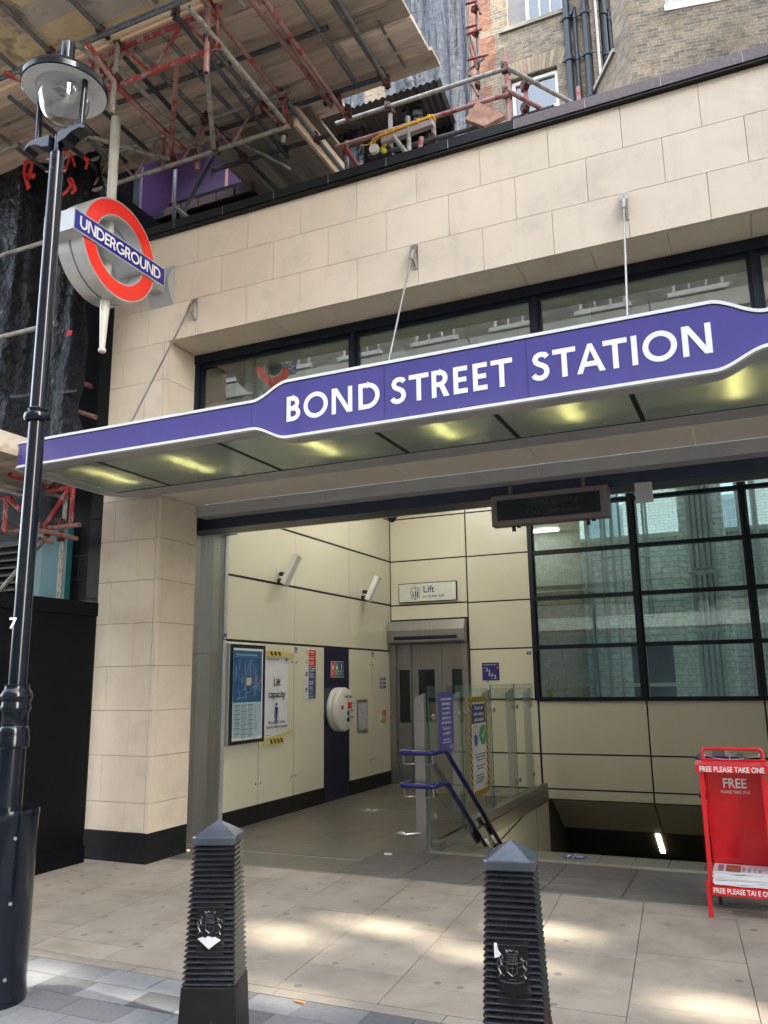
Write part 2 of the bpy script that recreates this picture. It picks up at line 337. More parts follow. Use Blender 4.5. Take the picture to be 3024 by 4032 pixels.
# humanist sans drawn from strokes (cap height 1, stroke w)
def glyph(ch, w):
    h = w/2
    def arc(cx, cy, r, a0, a1, n=14, ry=None):
        ry = ry or r
        return [(cx + r*math.cos(R(a0 + (a1 - a0)*i/n)), cy + ry*math.sin(R(a0 + (a1 - a0)*i/n))) for i in range(n + 1)]
    if ch == 'O': return 1.04, [('p', arc(.52, .5, .52 - h, 0, 360, 40, .515 - h))]
    if ch == 'B': return .56, [('p', [(h, 0), (h, 1)]), ('p', [(h, 1 - h), (.26, 1 - h)] + arc(.26, .755 - h/2, .22 - h*.2, 90, -90, 12, .245 - h/2) + [(h, .51)]), ('p', [(h, .51), (.28, .51)] + arc(.28, .255 + h/2, .27 - h*.5 + .01, 90, -90, 12, .255 - h/2) + [(h, h)])]
    if ch == 'N': return .86, [('p', [(h, 0), (h, 1)]), ('p', [(.86 - h, 0), (.86 - h, 1)]), ('f', [(0.02, 1), (w*1.25, 1), (.84, 0), (.86 - w*1.25, 0)])]
    if ch == 'D': return .86, [('p', [(h, 0), (h, 1)]), ('p', [(h, 1 - h), (.36, 1 - h)] + arc(.36, .5, .5 - h, 90, -90, 20) + [(h, h)])]
    if ch == 'S': return .60, [('p', [(.52, .80), (.46, .885), (.36, .915), (.25, .91), (.155, .855), (.115, .755), (.145, .655), (.23, .585), (.345, .53), (.45, .455), (.495, .35), (.49, .24), (.43, .14), (.32, .088), (.20, .092), (.105, .14), (.045, .225)])]
    if ch == 'T': return .76, [('p', [(0, 1 - h), (.76, 1 - h)]), ('p', [(.38, 0), (.38, 1)])]
    if ch == 'R': return .64, [('p', [(h, 0), (h, 1)]), ('p', [(h, 1 - h), (.30, 1 - h)] + arc(.30, .735 - h/2, .26 - h*.5, 90, -90, 12, .265 - h/2) + [(h, .47)]), ('f', [(.24, .50), (.44, .50), (.66, 0), (.45, 0)])]
    if ch == 'E': return .52, [('p', [(h, 0), (h, 1)]), ('p', [(h, 1 - h), (.52, 1 - h)]), ('p', [(h, .51), (.48, .51)]), ('p', [(h, h), (.52, h)])]
    if ch == 'A': return .92, [('f', [(0, 0), (w*1.05, 0), (.50, .88), (.53, 1), (.39, 1)]), ('f', [(.92, 0), (.92 - w*1.05, 0), (.42, .88), (.39, 1), (.53, 1)]), ('p', [(.20, .30), (.72, .30)])]
    if ch == 'I': return w, [('p', [(h, 0), (h, 1)])]
    if ch == 'U': return .78, [('p', [(h, 1), (h, .39)] + arc(.39, .39, .39 - h, 180, 360, 16) + [(.78 - h, 1)])]
    if ch == 'G': return .98, [('p', arc(.52, .5, .52 - h, 48, 318, 30, .515 - h) + [(.90, .24), (.90, .46)]), ('p', [(.56, .46), (.98, .46)])]
    return .4, []
def johnston(m, ch, x, h, w, place):
    """place(u, v, k) -> world point; k lifts each stroke a hair so that none share a plane"""
    adv, parts = glyph(ch, w); k = 0
    for kind, pts in parts:
        k += 1
        P = lambda q: place(x + q[0]*h, q[1]*h, k)
        if kind == 'f': m.add([P(q) for q in pts], [tuple(range(len(pts)))]); continue
        L, Rr = [], []
        closed = math.dist(pts[0], pts[-1]) < 1e-6
        for i, q in enumerate(pts):
            a = Vector(pts[i - 1]) if i > 0 else (Vector(pts[-2]) if closed else None)
            b = Vector(pts[i + 1]) if i < len(pts) - 1 else (Vector(pts[1]) if closed else None)
            q = Vector(q)
            d1 = (q - a).normalized() if a is not None else (b - q).normalized()
            d2 = (b - q).normalized() if b is not None else d1
            t = (d1 + d2).normalized(); nn = Vector((-t.y, t.x)); sc_ = min(1.6, 1/max(.4, nn.dot(Vector((-d1.y, d1.x)))))
            L.append(P(q + nn*w/2*sc_)); Rr.append(P(q - nn*w/2*sc_))
        m.strip(L, Rr)
    return adv*h

def bars(m, o, rt, up, n, w, h, gap, var=.3, seed=1):
    """rows of tiny type too small to read"""
    rnd = random.Random(seed); o = Vector(o); rt = Vector(rt); up = Vector(up)
    for i in range(n):
        y = -i*gap; ww = w*(1 - rnd.random()*var); x = 0
        while x < ww:
            d = min(rnd.uniform(.02, .05)*w*2, ww - x)
            m.add([o + rt*x + up*y, o + rt*(x + d) + up*y, o + rt*(x + d) + up*(y - h), o + rt*x + up*(y - h)], [(0, 1, 2, 3)])
            x += d + w*.02
    return m

# ------------------------------------------------------------------ camera
yaw, pitch, roll = R(24.157), R(11.785), R(-.808)
fw = Vector((-math.sin(yaw)*math.cos(pitch), math.cos(yaw)*math.cos(pitch), math.sin(pitch)))
r0 = Vector((math.cos(yaw), math.sin(yaw), 0)); u0 = r0.cross(fw)
rr = r0*math.cos(roll) + u0*math.sin(roll); uu = -r0*math.sin(roll) + u0*math.cos(roll)
cam = bpy.data.cameras.new('camera'); co = bpy.data.objects.new('camera', cam); COL.objects.link(co)
co.matrix_world = Matrix(((rr.x, uu.x, -fw.x, 0), (rr.y, uu.y, -fw.y, 0), (rr.z, uu.z, -fw.z, 1.6), (0, 0, 0, 1)))
cam.sensor_fit = 'HORIZONTAL'; cam.sensor_width = 36; cam.lens = 38.19; cam.clip_start = .05; cam.clip_end = 600
sc.camera = co

FY = 6.323       # facade plane
BY = 12.6        # back wall of the entrance
WX = -5.554      # left wall of the entrance
# ------------------------------------------------------------------ ground, road, paving
m = M(); m.add([(-200, -200, -.16), (200, -200, -.16), (200, 8.15, -.16), (-200, 8.15, -.16)], [(0, 1, 2, 3)]); struct(m.build('road', asphalt))
m = M(); m.box(-30, 20, 2.0, 2.15, -.3, 0.); struct(m.build('kerb', granite_brown))
m = M(); m.box(-30, 20, 2.15, 6.62, -.15, -.006); struct(m.build('pavement_bed', joint))
# york stone slabs, columns running towards the wall
m = M(); rnd = random.Random(3)
ca, sa = math.cos(R(1.6)), math.sin(R(1.6))
th = R(4.2)
colx = -12.0
xs = []
x = -4.39 - .605*13
while x < 9: xs.append(x); x += .605
offs = {}
for i, x in enumerate(xs):
    y = 4.13 - rnd.random()*.8
    if abs(x + 2.575) < .05: y = 4.60 - .93
    if abs(x + 1.97) < .05: y = 4.415 - .9
    while y < 6.62:
        L = rnd.uniform(.8, .98); y0, y1 = max(y, 4.13), min(y + L, 6.62)
        if y1 - y0 > .05:
            g = .0028; q = []
            for (px, py) in ((x + g, y0 + g), (x + .605 - g, y0 + g), (x + .605 - g, y1 - g), (x + g, y1 - g)):
                # columns lean a little, rows rise a little
                q.append((px - (py - 4.6)*.085, min(py + (px + 3)*.02, 6.615) if 4.14 < py < 6.6 else py))
            z = rnd.uniform(-.0015, .0015)
            m.prism(q, -.05, z)
        y += L
pv = struct(m.build('pavement', slabm))
m = M(); x = -12
while x < 9:
    L = .95; m.box(x + .003, x + L - .003, 4.035, 4.125, -.05, .0005); x += L
struct(m.build('edging_strip', bandm))
m = M(); row = 0; y = 4.03
while y > 2.2:
    x = -12 + (row % 2)*.15 + rnd.random()*.05
    while x < 9:
        L = rnd.choice((.3, .3, .36, .24)); m.box(x + .003, x + L - .003, y - .197, y - .003, -.05, rnd.uniform(-.001, .0015)); x += L
    y -= .2; row += 1
struct(m.build('granite_sett_paving', settm))
# threshold, tactile tiles with grooves, pale strip, step edge
m = M(); m.box(-6.0, 4, 6.62, 8.15, -.15, -.012); struct(m.build('threshold_bed', joint))
m = M(); x = -3.5
while x < 4:
    for (ya, yb) in ((6.66, 7.24), (7.245, 7.70)):
        xa = max(x, -3.47 + 0)
        m.box(x + .003, x + .597, ya, yb - .003, -.02, -.007)
        n = int((yb - ya)/.056)
        for k in range(n):
            yy = ya + .012 + k*.056
            m.prism([(yy, -.007), (yy + .006, .004), (yy + .026, .004), (yy + .032, -.007)], x + .008, x + .592, 'yz')
    x += .6
tp = struct(m.build('tactile_paving', tactm))
m = M(); m.box(-12, 6, 6.622, 6.655, -.02, .001); struct(m.build('drain_channel', steel))
m = M(); x = -2.98
while x < 4: m.box(x + .003, x + .897, 7.705, 7.80, -.02, .0005); x += .9
m.box(-3.2, -2.985, 7.705, 8.15, -.02, .0005); struct(m.build('pale_threshold_strip', bandm))
m = M(); x = -2.98
while x < 3.1: m.box(x + .002, x + .296, 7.803, 8.15, -.02, .0); x += .3
for k in range(40): m.box(-2.95 + k*.15, -2.87 + k*.15, 8.11, 8.147, -.01, .0022)
struct(m.build('step_edge_paving', nosing))
# entrance floor tiles
m = M()
def tiles(x0, x1, y0, y1, s=.6):
    y = y0
    while y < y1 - 1e-6:
        x = x1
        while x > x0 + 1e-6:
            m.box(max(x - s, x0) + .002, x - .002, y + .002, min(y + s, y1) - .002, -.02, 0.); x -= s
        y += s
tiles(-5.9, -3.5, 6.66, 7.15); tiles(-5.6, -3.5, 7.20, 7.70); tiles(-5.6, -3.2, 7.70, 12.6)
struct(m.build('floor', tilem))
m = M(); m.box(-5.6, -3.5, 7.152, 7.198, -.02, -.002); struct(m.build('floor_track', steel))
m = M(); m.box(-5.9, -3.12, 6.6, 12.6, -.3, -.021); struct(m.build('floor_slab', joint))

# ------------------------------------------------------------------ station building
st = thing('station_building', 'pale limestone station entrance building with black granite coping and plinth', 'building', (-1.5, 6.4, 0))
m = M()
ZC = [.264, .525, .946, 1.366, 1.785, 2.2, 2.618, 3.03, 3.45, 3.865, 4.28, 4.69, 5.1, 5.51, 5.92, 6.32]
def course(k, x0, x1):
    z0, z1 = ZC[k], ZC[k + 1]; ph = 0 if k % 2 == 0 else .308
    x = -4.31 + ph - .616*12; g = .0018
    while x < x1:
        a, b = max(x, x0), min(x + .616, x1)
        if b - a > .03: m.box(a + g, b - g, FY, FY + .05, z0 + g, z1 - g)
        x += .616
for k in range(len(ZC) - 1):
    if ZC[k] < 5.09:
        course(k, -6.02, -5.312); m.box(-5.308, -5.262, FY, FY + .05, ZC[k] + .002, ZC[k + 1] - .002)
        course(k, 2.22, 9)
    else: course(k, -6.02, 9)
# pier side and reveal
for k in range(12):
    z0, z1 = ZC[k], ZC[k + 1]
    m.box(-5.31, -5.262, FY + .052, 6.898, z0 + .002, z1 - .002); m.box(2.222, 2.27, FY + .052, 6.898, z0 + .002, z1 - .002)
x = -5.262; k = 0
while x < 2.2:
    m.box(x + .002, min(x + .616, 2.22) - .002, FY + .052, 6.78, 5.101, 5.16); x += .616
m.build('stone_cladding', stone, st, bevel=.0015)
m = M(); m.box(-6.0, -5.32, FY + .03, 6.9, .26, 5.1); m.box(2.28, 9, FY + .03, 6.9, .26, 5.1); m.box(-6.0, 9, FY + .03, 6.9, 5.17, 6.3)
m.build('mortar_core', mortar, st)
for xa_, xb_ in ((-6.02, -5.262), (2.22, 9)):
    m = M(); m.box(xa_, xb_, FY - .012, 6.90, 0, .262); m.build('plinth', granite, st, bevel=.003)
# coping: fascia and thin moulding under it
m = M(); x = -5.83 - .62
while x < -1.9:
    m.box(x + .002, x + .616, 6.27, 6.72, 6.352, 6.447); x += .618
m.box(x, -1.95, 6.27, 6.72, 6.352, 6.447) if x < -1.95 else None
m.box(-6.45, 9, 6.285, 6.5, 6.335, 6.3515); m.box(-6.45, 9, 6.272, 6.5, 6.322, 6.3345); x1 = x
m.build('coping', granite, st, bevel=.002)
m = M(); x = x1
while x < 9: m.box(x + .002, x + .616, 6.27, 6.72, 6.352, 6.452); x += .618
c = m.build('coping', granite_brown, st, bevel=.002); c['label'] = 'brown granite coping stones'
m = M(); m.box(-6.44, 8.99, 6.2725, 6.70, 6.3535, 6.4445); m.build('coping_mortar', peel, st)
# black granite pilaster at the left end
m = M(); z = 0
while z < 6.3:
    m.box(-6.215, -6.13, 6.36, 6.8, z + .002, z + .82); m.box(-6.127, -6.024, 6.34, 6.8, z + .002, z + .82); z += .825
m.build('pilaster', granite, st, bevel=.002)
# roof and upper body
m = M(); m.box(-6.2, 9, 6.72, 12.9, 6.10, 6.25); m.box(-6.2, 9, 6.7, 6.9, 5.2, 6.1)
m.build('roof', pm('roof_felt', (.12, .12, .12), .9), st)
# clerestory window
cw = M(); wx = [-5.262, -3.36, -1.53, .28, 2.22]
for z0, z1, y in ((5.00, 5.098, 6.76), (3.72, 3.80, 6.76)): cw.box(-5.262, 2.22, y, 6.9, z0, z1)
for i, x in enumerate(wx):
    w = .05; cw.box(x - (0 if i == 0 else w/2), x + (w if i == 0 else 0 if i == 4 else w/2), 6.775, 6.9, 3.80, 5.0)
for i in range(4):
    a = wx[i] + (.05 if i == 0 else .025); b = wx[i + 1] - .025
    cw.box(a, b, 6.805, 6.83, 4.965, 5.0); cw.box(a, a + .03, 6.805, 6.83, 3.8, 4.965); cw.box(b - .03, b, 6.805, 6.83, 3.8, 4.965)
wf = cw.build('window_frame', darkframe, st)
for i in range(4):
    m = M(); a = wx[i] + .055; b = wx[i + 1] - .03; m.box(a, b, 6.835, 6.841, 3.80, 4.99); o = m.build('pane', glass_clere, None); o.parent = wf; o.location = (0, 0, 0)
    o.data.transform(Matrix.Translation(-Vector(st.location)))
m = M(); m.box(-5.3, 2.3, 7.6, 7.65, 3.6, 5.2); m.box(-5.3, 2.3, 6.95, 7.6, 3.46, 3.50); m.box(-5.3, 2.3, 6.95, 7.6, 5.15, 5.2)
for x in (-4.9, -4.75, -3.1, -1.2, .6): m.box(x, x + .09, 7.2, 7.3, 3.5, 5.15)
m.build('ceiling_void', pm('ceiling_void_grey', (.58, .62, .58), .8, var=.2), st)
# cream soffit behind the canopy, silver and dark blue beams
m = M(); xx = [-5.26, -4.223, -2.78, -1.545, -.288, .95, 2.21]
for i in range(6):
    m.box(xx[i] + .003, xx[i + 1] - .003, 6.304, 6.868, 3.452, 3.49)
m.build('soffit_panel', cream_soffit, st)
m = M()
for x in xx[1:]:
    for q in (-.12, .1): m.lathe([(0, -.004), (.009, -.003), (.011, 0)], (x + q, 6.80, 3.452), 10)
m.build('soffit_fixing', silver, st)
m = M(); xs2 = [-5.26, -3.7, -1.56, .6, 2.21]
for i in range(4): m.box(xs2[i] + .002, xs2[i + 1] - .001, 6.87, 7.05, 3.332, 3.449)
m.build('beam', silver_grey, st)
m = M(); m.box(-5.55, 2.21, 7.052, 7.34, 3.222, 3.328); m.box(-5.553, -5.40, 7.0, 7.84, 3.305, 3.42)
m.box(-5.553, 2.21, 7.06, 7.34, 3.33, 3.46)
m.build('shutter_box', beamblue, st)
m = M(); m.box(-5.52, 2.21, 7.345, 7.40, 3.228, 3.262); m.box(-5.52, 2.21, 7.35, 7.42, 3.27, 4.78)
m.build('header_panel', cream, st)
m = M(); m.box(-5.7, 3.3, 7.42, 12.66, 4.74, 4.80); m.build('ceiling_panel', cream_soffit, st)
for y in (8.2, 9.6, 11.0):
    m = M(); m.box(-4.9, -3.6, y - .06, y + .06, 4.70, 4.735); m.build('added_ceiling_light', ceilglow, st)  # unseen ceiling lights, added to brighten the hall
# stainless shutter guide beside the pier
m = M()
ys = [6.90, 7.14, 7.34, 7.52, 7.70, 7.775]; xo = [0, .035, .012, .045, .02, .02]
for i in range(5):
    m.prism([(WX + .01 + xo[i], ys[i] + .001), (WX + .01 + xo[i + 1], ys[i + 1] - .001), (WX - .1, ys[i + 1] - .001), (WX - .1, ys[i] + .001)], 0, 1.93)
    m.prism([(WX + .01 + xo[i], ys[i] + .001), (WX + .01 + xo[i + 1], ys[i + 1] - .001), (WX - .1, ys[i + 1] - .001), (WX - .1, ys[i] + .001)], 1.934, 3.30)
for (y, z) in ((7.08, 3.2), (7.45, 3.17), (7.62, 3.12), (7.02, 2.55), (7.2, 2.53), (7.4, 2.5), (7.6, 2.45), (7.05, 1.85), (7.2, 1.85)):
    m.lathe([(0, .032), (.007, .030), (.008, .0)], (WX + .02, y, z), 8, 'x')
m.box(WX - .05, WX + .052, 7.05, 7.16, 1.96, 2.22)
m.build('shutter_guide', steel, st)
m = M(); m.box(WX - .05, WX + .035, 7.79, 7.855, 0, 3.30); m.build('edge_channel', silver, st)
# left enamel wall
m = M(); gz = [3.60, 4.32]; gp = .009
def pan(y0, y1, z0, z1, gy=.0025, gz_=.015): m.box(WX - .02, WX, y0 + gy, y1 - gy, z0 + gz_, z1 - gz_)
for (a, b) in ((7.86, 9.44), (9.44, 11.05), (11.05, 12.59)):
    for (z0, z1) in ((2.1, 2.86), (2.86, 3.60), (3.60, 4.32), (4.32, 4.75)): pan(a, b, z0, z1)
for (a, b) in ((7.86, 8.612), (8.612, 9.428), (9.428, 10.258), (11.033, 11.81), (11.81, 12.60)): pan(a, b, .19, 2.1, .0085)
m.build('panel_cladding', cream, st)
m = M(); m.box(WX - .02, WX - .001, 10.263, 11.028, .0, 2.089); o = m.build('wall_panel', navy, st); o['label'] = 'navy blue wall panel'
m = M(); m.box(WX - .08, WX - .012, 7.86, 12.66, 0, 4.75); m.build('wall_backing', blackgap, st)
for (a, b) in ((7.86, 8.612), (8.612, 9.428), (9.428, 10.258), (11.033, 11.81), (11.81, 12.60)):
    m = M(); m.box(WX - .01, WX - .003, a + .004, b - .004, .0, .186); m.build('skirting', granite, st)
m = M()
for y in (8.56, 8.66, 9.38, 9.48, 11.76, 11.86, 12.55):
    for z in (1.87, .44):
        m.lathe([(0, .012), (.012, .010), (.014, 0)], (WX, y, z), 10, 'x')
m.build('panel_lock', steel, st)
# back enamel wall
m = M()
def bp_(x0, x1, z0, z1): m.box(x0 + .012, x1 - .012, BY, BY + .02, z0 + .012, z1 - .012)
for (z0, z1) in ((2.6, 2.85), (2.85, 3.595), (3.595, 4.32), (4.32, 4.75)): bp_(WX, -4.19, z0, z1)
for (z0, z1) in ((.01, .51), (.51, 1.31), (1.31, 2.09), (2.09, 2.84), (2.84, 3.59), (3.59, 4.32), (4.32, 4.75)): bp_(-4.19, -3.12, z0, z1)
for (a, b) in ((-3.11, -1.525), (-1.525, .03), (.03, 1.6), (1.6, 3.17)):
    for (z0, z1) in ((-.14, .01), (.01, .51), (.51, 1.29)): bp_(a, b, z0, z1)
# sloping soffit over the stairs
for (a, b) in ((-3.2, -3.11), (-3.11, -1.525), (-1.525, .03), (.03, 1.6), (1.6, 3.17)):
    m.add([(a + .009, BY, -.145), (b - .009, BY, -.145), (b - .009, 13.32, -.64), (a + .009, 13.32, -.64)], [(0, 1, 2, 3)])
# stairwell left wall
def sw(y0, y1, z0, z1): m.add([(-2.98, y0, z0), (-2.98, y1, z0), (-2.98, y1, z1), (-2.98, y0, z1)], [(0, 1, 2, 3)])
for i, (y0, y1) in enumerate(((8.15, 9.05), (9.06, 10.24), (10.25, 11.63), (11.64, 12.35))):
    # two rows split by a joint that runs down with the stairs
    f = lambda y: .46 - (y - 8.15)*.02
    sl = lambda y: -.40 + (y - 8.6)*.115
    m.add([(-2.98, y0, -3.5), (-2.98, y1, -3.5), (-2.98, y1, min(sl(y1), -.06) - .012), (-2.98, y0, sl(y0) - .012)], [(0, 1, 2, 3)])
    m.add([(-2.98, y0, sl(y0) + .012), (-2.98, y1, min(sl(y1), -.06) + .012), (-2.98, y1, -.055), (-2.98, y0, -.055)], [(0, 1, 2, 3)])
m.build('panel_cladding', cream, st)
m = M(); m.box(WX, -4.2, BY + .012, BY + .08, 2.21, 4.75); m.box(-4.198, -3.12, BY + .012, BY + .08, 0, 4.75); m.box(WX, -4.2, 12.72, 12.76, 0, 2.3); m.box(-3.12, 3.2, BY + .012, BY + .08, -.15, 1.30)
m.add([(-3.3, BY + .005, -.13), (3.2, BY + .005, -.13), (3.2, 13.335, -.62), (-3.3, 13.335, -.62)], [(0, 1, 2, 3)])
m.box(-3.1, -2.985, 7.85, 16, -3.5, -.125)
m.build('wall_backing', blackgap, st)
# dark ceiling and walls beyond, going down
m = M(); m.add([(-3.0, 13.325, -.645), (3.2, 13.325, -.645), (3.2, 17, -3.17), (-3.0, 17, -3.17)], [(0, 1, 2, 3)])
m.box(-3.0, 3.2, 16.5, 16.6, -4, -2.5); m.box(3.16, 3.3, 8.15, 17, -4, .0)
m.build('stair_ceiling', pm('dark_stair_lining', (.09, .085, .07), .5, var=.2, scale=2), st)
m = M(); k = 0; y = 8.15; z = 0
while z > -3.0:
    z -= .17; m.box(-2.98, 3.16, y, y + .30, z - .2, z); y += .28
m.box(-2.98, 3.16, y, 17, -3.4, z)
struct(m.build('stairs', tilem))
o = M().box(-1.62, -1.52, 13.36, 13.83, -.0, .02)
m = M(); 
for (x0, x1) in ((-1.64, -1.575),):
    a = -.645 - .686*(13.36 - 13.325) - .012; b = -.645 - .686*(13.86 - 13.325) - .012
    m.add([(x0, 13.36, a), (x1, 13.36, a), (x1, 13.86, b), (x0, 13.86, b), (x0, 13.36, a + .01), (x1, 13.36, a + .01), (x1, 13.86, b + .01), (x0, 13.86, b + .01)], [(0, 1, 2, 3), (7, 6, 5, 4), (0, 4, 5, 1), (1, 5, 6, 2), (2, 6, 7, 3), (3, 7, 4, 0)])
tag(m.build('strip_light', stripglow), 'glowing yellow strip light on the dark ceiling over the stairs', 'strip light')
# large rear window
W = M(); vx = [-3.12, -1.54, .02, 1.60, 3.17]; hz = [1.31, 2.09, 2.84, 3.56, 4.29, 4.74]
for x in vx: W.box(x - .035, x + .035, BY - .045, BY + .08, 1.29, 4.74)
for z in hz:
    for i in range(4): W.box(vx[i] + .0352, vx[i + 1] - .0352, BY - .03, BY + .08, z - .03, z + .03)
for i in range(4):
    for j in range(5):
        a, b, z0, z1 = vx[i] + .036, vx[i + 1] - .036, hz[j] + .031, hz[j + 1] - .031
        W.box(a, a + .022, BY + .0, BY + .06, z0, z1); W.box(b - .022, b, BY + .0, BY + .06, z0, z1)
wn = W.build('window_frame', darkframe, st)
for i in range(4):
    for j in range(5):
        m = M(); m.box(vx[i] + .05, vx[i + 1] - .05, BY + .02, BY + .028, hz[j] + .025, hz[j + 1] - .025)
        # each pane a touch off plane so that reflections break at the bars
        o = m.build('pane', glass_win, None); o.data.transform(Matrix.Translation(-Vector(st.location))); o.parent = wn
        mid = Vector((0, BY, 0)) - Vector(st.location)

# ------------------------------------------------------------------ lift
lf = thing('lift', 'stainless steel lift with two sliding doors and dark door windows', 'lift', (-4.85, 12.6, 0))
m = M(); m.prism([(12.59, 2.21), (12.42, 2.21), (12.40, 2.24), (12.40, 2.42), (12.46, 2.575), (12.59, 2.575)], -5.54, -4.205, 'yz'); m.build('header', liftsteel, lf, bevel=.004)
m = M(); m.prism([(12.398, 2.265), (12.396, 2.30), (12.402, 2.335), (12.404, 2.30)], -5.42, -4.32, 'yz'); m.build('indicator', navy, lf)
m = M(); m.box(-5.544, -5.44, 12.50, 12.66, 0, 2.205); m.box(-4.29, -4.20, 12.50, 12.66, 0, 2.205); m.box(-5.438, -5.20, 12.58, 12.70, 0, 2.205); m.build('door_frame', liftsteel, lf, bevel=.004)
for a, b, wa, wb in ((-5.195, -4.673, -5.08, -4.80), (-4.667, -4.295, -4.50, -4.32)):
    m = M(); m.box(a, b, 12.62, 12.66, 0, 2.2); d = m.build('door', liftsteel, lf)
    m = M(); m.box(wa, wb, 12.612, 12.618, .95, 1.79); o = m.build('door_window', screen, lf); o.parent = d; 
m = M(); m.box(-5.40, -5.22, 12.57, 12.578, .95, 1.79); m.build('call_panel', screen, lf)

# ------------------------------------------------------------------ canopy
cn = thing('canopy', 'long blue station canopy with raised name panel and frosted glass underside', 'canopy', (-1.52, 6.3, 3.45))
CX = -1.52
def sm(t): t = max(0, min(1, t)); return t*t*(3 - 2*t)
def lift(x):
    d = abs(x - CX)          # 1.47 .. 1.74 from the middle
    return 1 - sm((d - 1.455)/.30)
def ztop(x): return 3.690 + .112*lift(x)
def zbot(x): return 3.455 - .105*lift(x)
XL, XR = -5.64, 2.60
xs = [XL, -5.0, -4.2, -3.4] + [-3.30 + .02*i for i in range(18)] + [-2.5, -1.52, -.6]
xs = sorted(set([round(x, 4) for x in xs] + [round(2*CX - x, 4) for x in xs if x > XL]))
xs = [x for x in xs if x < XR] + [XR]
F = 4.92
m = M(); m.strip([(x, F, zbot(x) + .018) for x in xs], [(x, F, ztop(x) - .022) for x in xs])
# left return: rounded front corner, side, rounded rear corner
def outline(off=0.):
    P = [(XL, F - off)]
    for k in range(1, 7): a = R(90*k/6); P.append((XL - math.sin(a)*(.12 + off), F + .12 - math.cos(a)*(.12 + off)))
    P.append((XL - .12 - off, 6.02))
    for k in range(1, 9): a = R(90*k/8); P.append((XL + .16 - math.cos(a)*(.28 + off), 6.02 + math.sin(a)*(.28 + off)))
    return P
O0 = outline(0)
m.strip([(x, y, 3.473) for x, y in O0], [(x, y, 3.668) for x, y in O0])
m.build('fascia', fasc, cn)
m = M()
def rimband(f0, f1, yo=.008):
    a = [(x, F - yo, f0(x)) for x in xs]; b = [(x, F - yo, f1(x)) for x in xs]; c = [(x, F + .03, f0(x)) for x in xs]; d = [(x, F + .03, f1(x)) for x in xs]
    m.strip(a, b); m.strip(b, d); m.strip(c, a)
rimband(lambda x: ztop(x) - .0215, lambda x: ztop(x)); rimband(lambda x: zbot(x), lambda x: zbot(x) + .0195)
O1 = outline(.008)
for z0, z1 in ((3.6685, 3.690), (3.455, 3.4745)):
    m.strip([(x, y, z0) for x, y in O1], [(x, y, z1) for x, y in O1]); m.strip([(x, y, z1) for x, y in O1], [(x, y, z1) for x, y in outline(-.02)]); m.strip([(x, y, z0) for x, y in O1], [(x, y, z0) for x, y in outline(-.02)])
m.build('rim', white_rim, cn)
m = M(); m.strip([(x, F - .0012, ztop(x) - .0285) for x in xs], [(x, F - .0012, ztop(x) - .0215) for x in xs]); m.build('black_line', blackgap, cn)  # thin black strip under the top rim
# underside: front box beam that follows the panel, side and rear strips
m = M()
a = [(x, F + .002, zbot(x) + .001) for x in xs]; b = [(x, 5.085, zbot(x) + .001) for x in xs]; c = [(x, 5.085, 3.52) for x in xs]
m.strip(a, b); m.strip(b, c)
oc = outline(-.002)
poly = [(x, y) for x, y in oc[0:]] + [(2.6, 6.30), (2.6, 6.055), (-5.585, 6.055), (-5.585, 5.086), (XL, 5.086)]
poly = [p for p in poly if p[1] > 5.0 or True]
m.prism([(-5.585, 5.0861), (-5.585, 6.0)] + [(-5.757, 6.0), (-5.757, 5.0861)], 3.4562, 3.52)
m.prism([(-5.585, 5.0859), (-5.757, 5.0859)] + [p for p in oc if p[1] < 5.05][::-1] + [(-5.585, F + .002)], 3.4560, 3.5)
rear = [p for p in oc if p[1] > 6.01]
m.prism([(-5.757, 6.0005), (-5.585, 6.0005), (-5.585, 6.0555), (-3.71, 6.0555), (-3.71, 6.298)] + rear[::-1], 3.4558, 3.52)
m.box(-3.707, CX + .0, 6.0555, 6.298, 3.4555, 3.52); m.box(CX + .003, 2.6, 6.0555, 6.298, 3.4555, 3.52)
m.build('soffit_frame', silver_grey, cn)
m = M(); m.box(-5.72, 2.55, 4.95, 6.29, 3.655, 3.665); m.build('roof_sheet', darkwall, cn)
gj = [-5.58, -4.94, -3.71, -2.48, -1.54, -.60, .64, 1.40, 2.55]
for i in range(8):
    m = M(); m.box(gj[i] + .006, gj[i + 1] - .006, 5.09, 6.05, 3.462, 3.470); m.build('glass_panel', frost, cn)
m = M()
for x in gj[1:-1]:
    m.box(x - .0045, x + .0045, 5.087, 6.053, 3.459, 3.52); m.box(x - .018, x - .006, 5.087, 6.053, 3.4585, 3.461); m.box(x + .006, x + .018, 5.087, 6.053, 3.4585, 3.461)
m.box(-5.583, 2.56, 5.087, 5.093, 3.4575, 3.52); m.box(-5.583, 2.56, 6.047, 6.054, 3.4575, 3.52)
m.build('glazing_bar', blackgap, cn)
m = M()
for i in range(8):
    L = gj[i + 1] - gj[i]
    for q in (.28, .72): m.lathe([(0, -.012), (.010, -.010), (.016, -.004), (.018, 0)], (gj[i] + L*q, 5.97, 3.462), 12)
m.build('glass_fixing', steel, cn)
for x in (-5.20, -4.30, -3.05, -2.0, -1.05, .04, 1.02):
    m = M(); m.tube((x, 5.24, 3.525), (x, 5.82, 3.525), .020, 10); m.build('tube_light', tubeglow, cn)
m = M()
for x in (-3.285, -2.19, -1.178, .25): m.box(x - .0012, x + .0012, F - .0018, F - .0004, zbot(x) + .02, ztop(x) - .022)
m.build('panel_seam', inkm, cn)
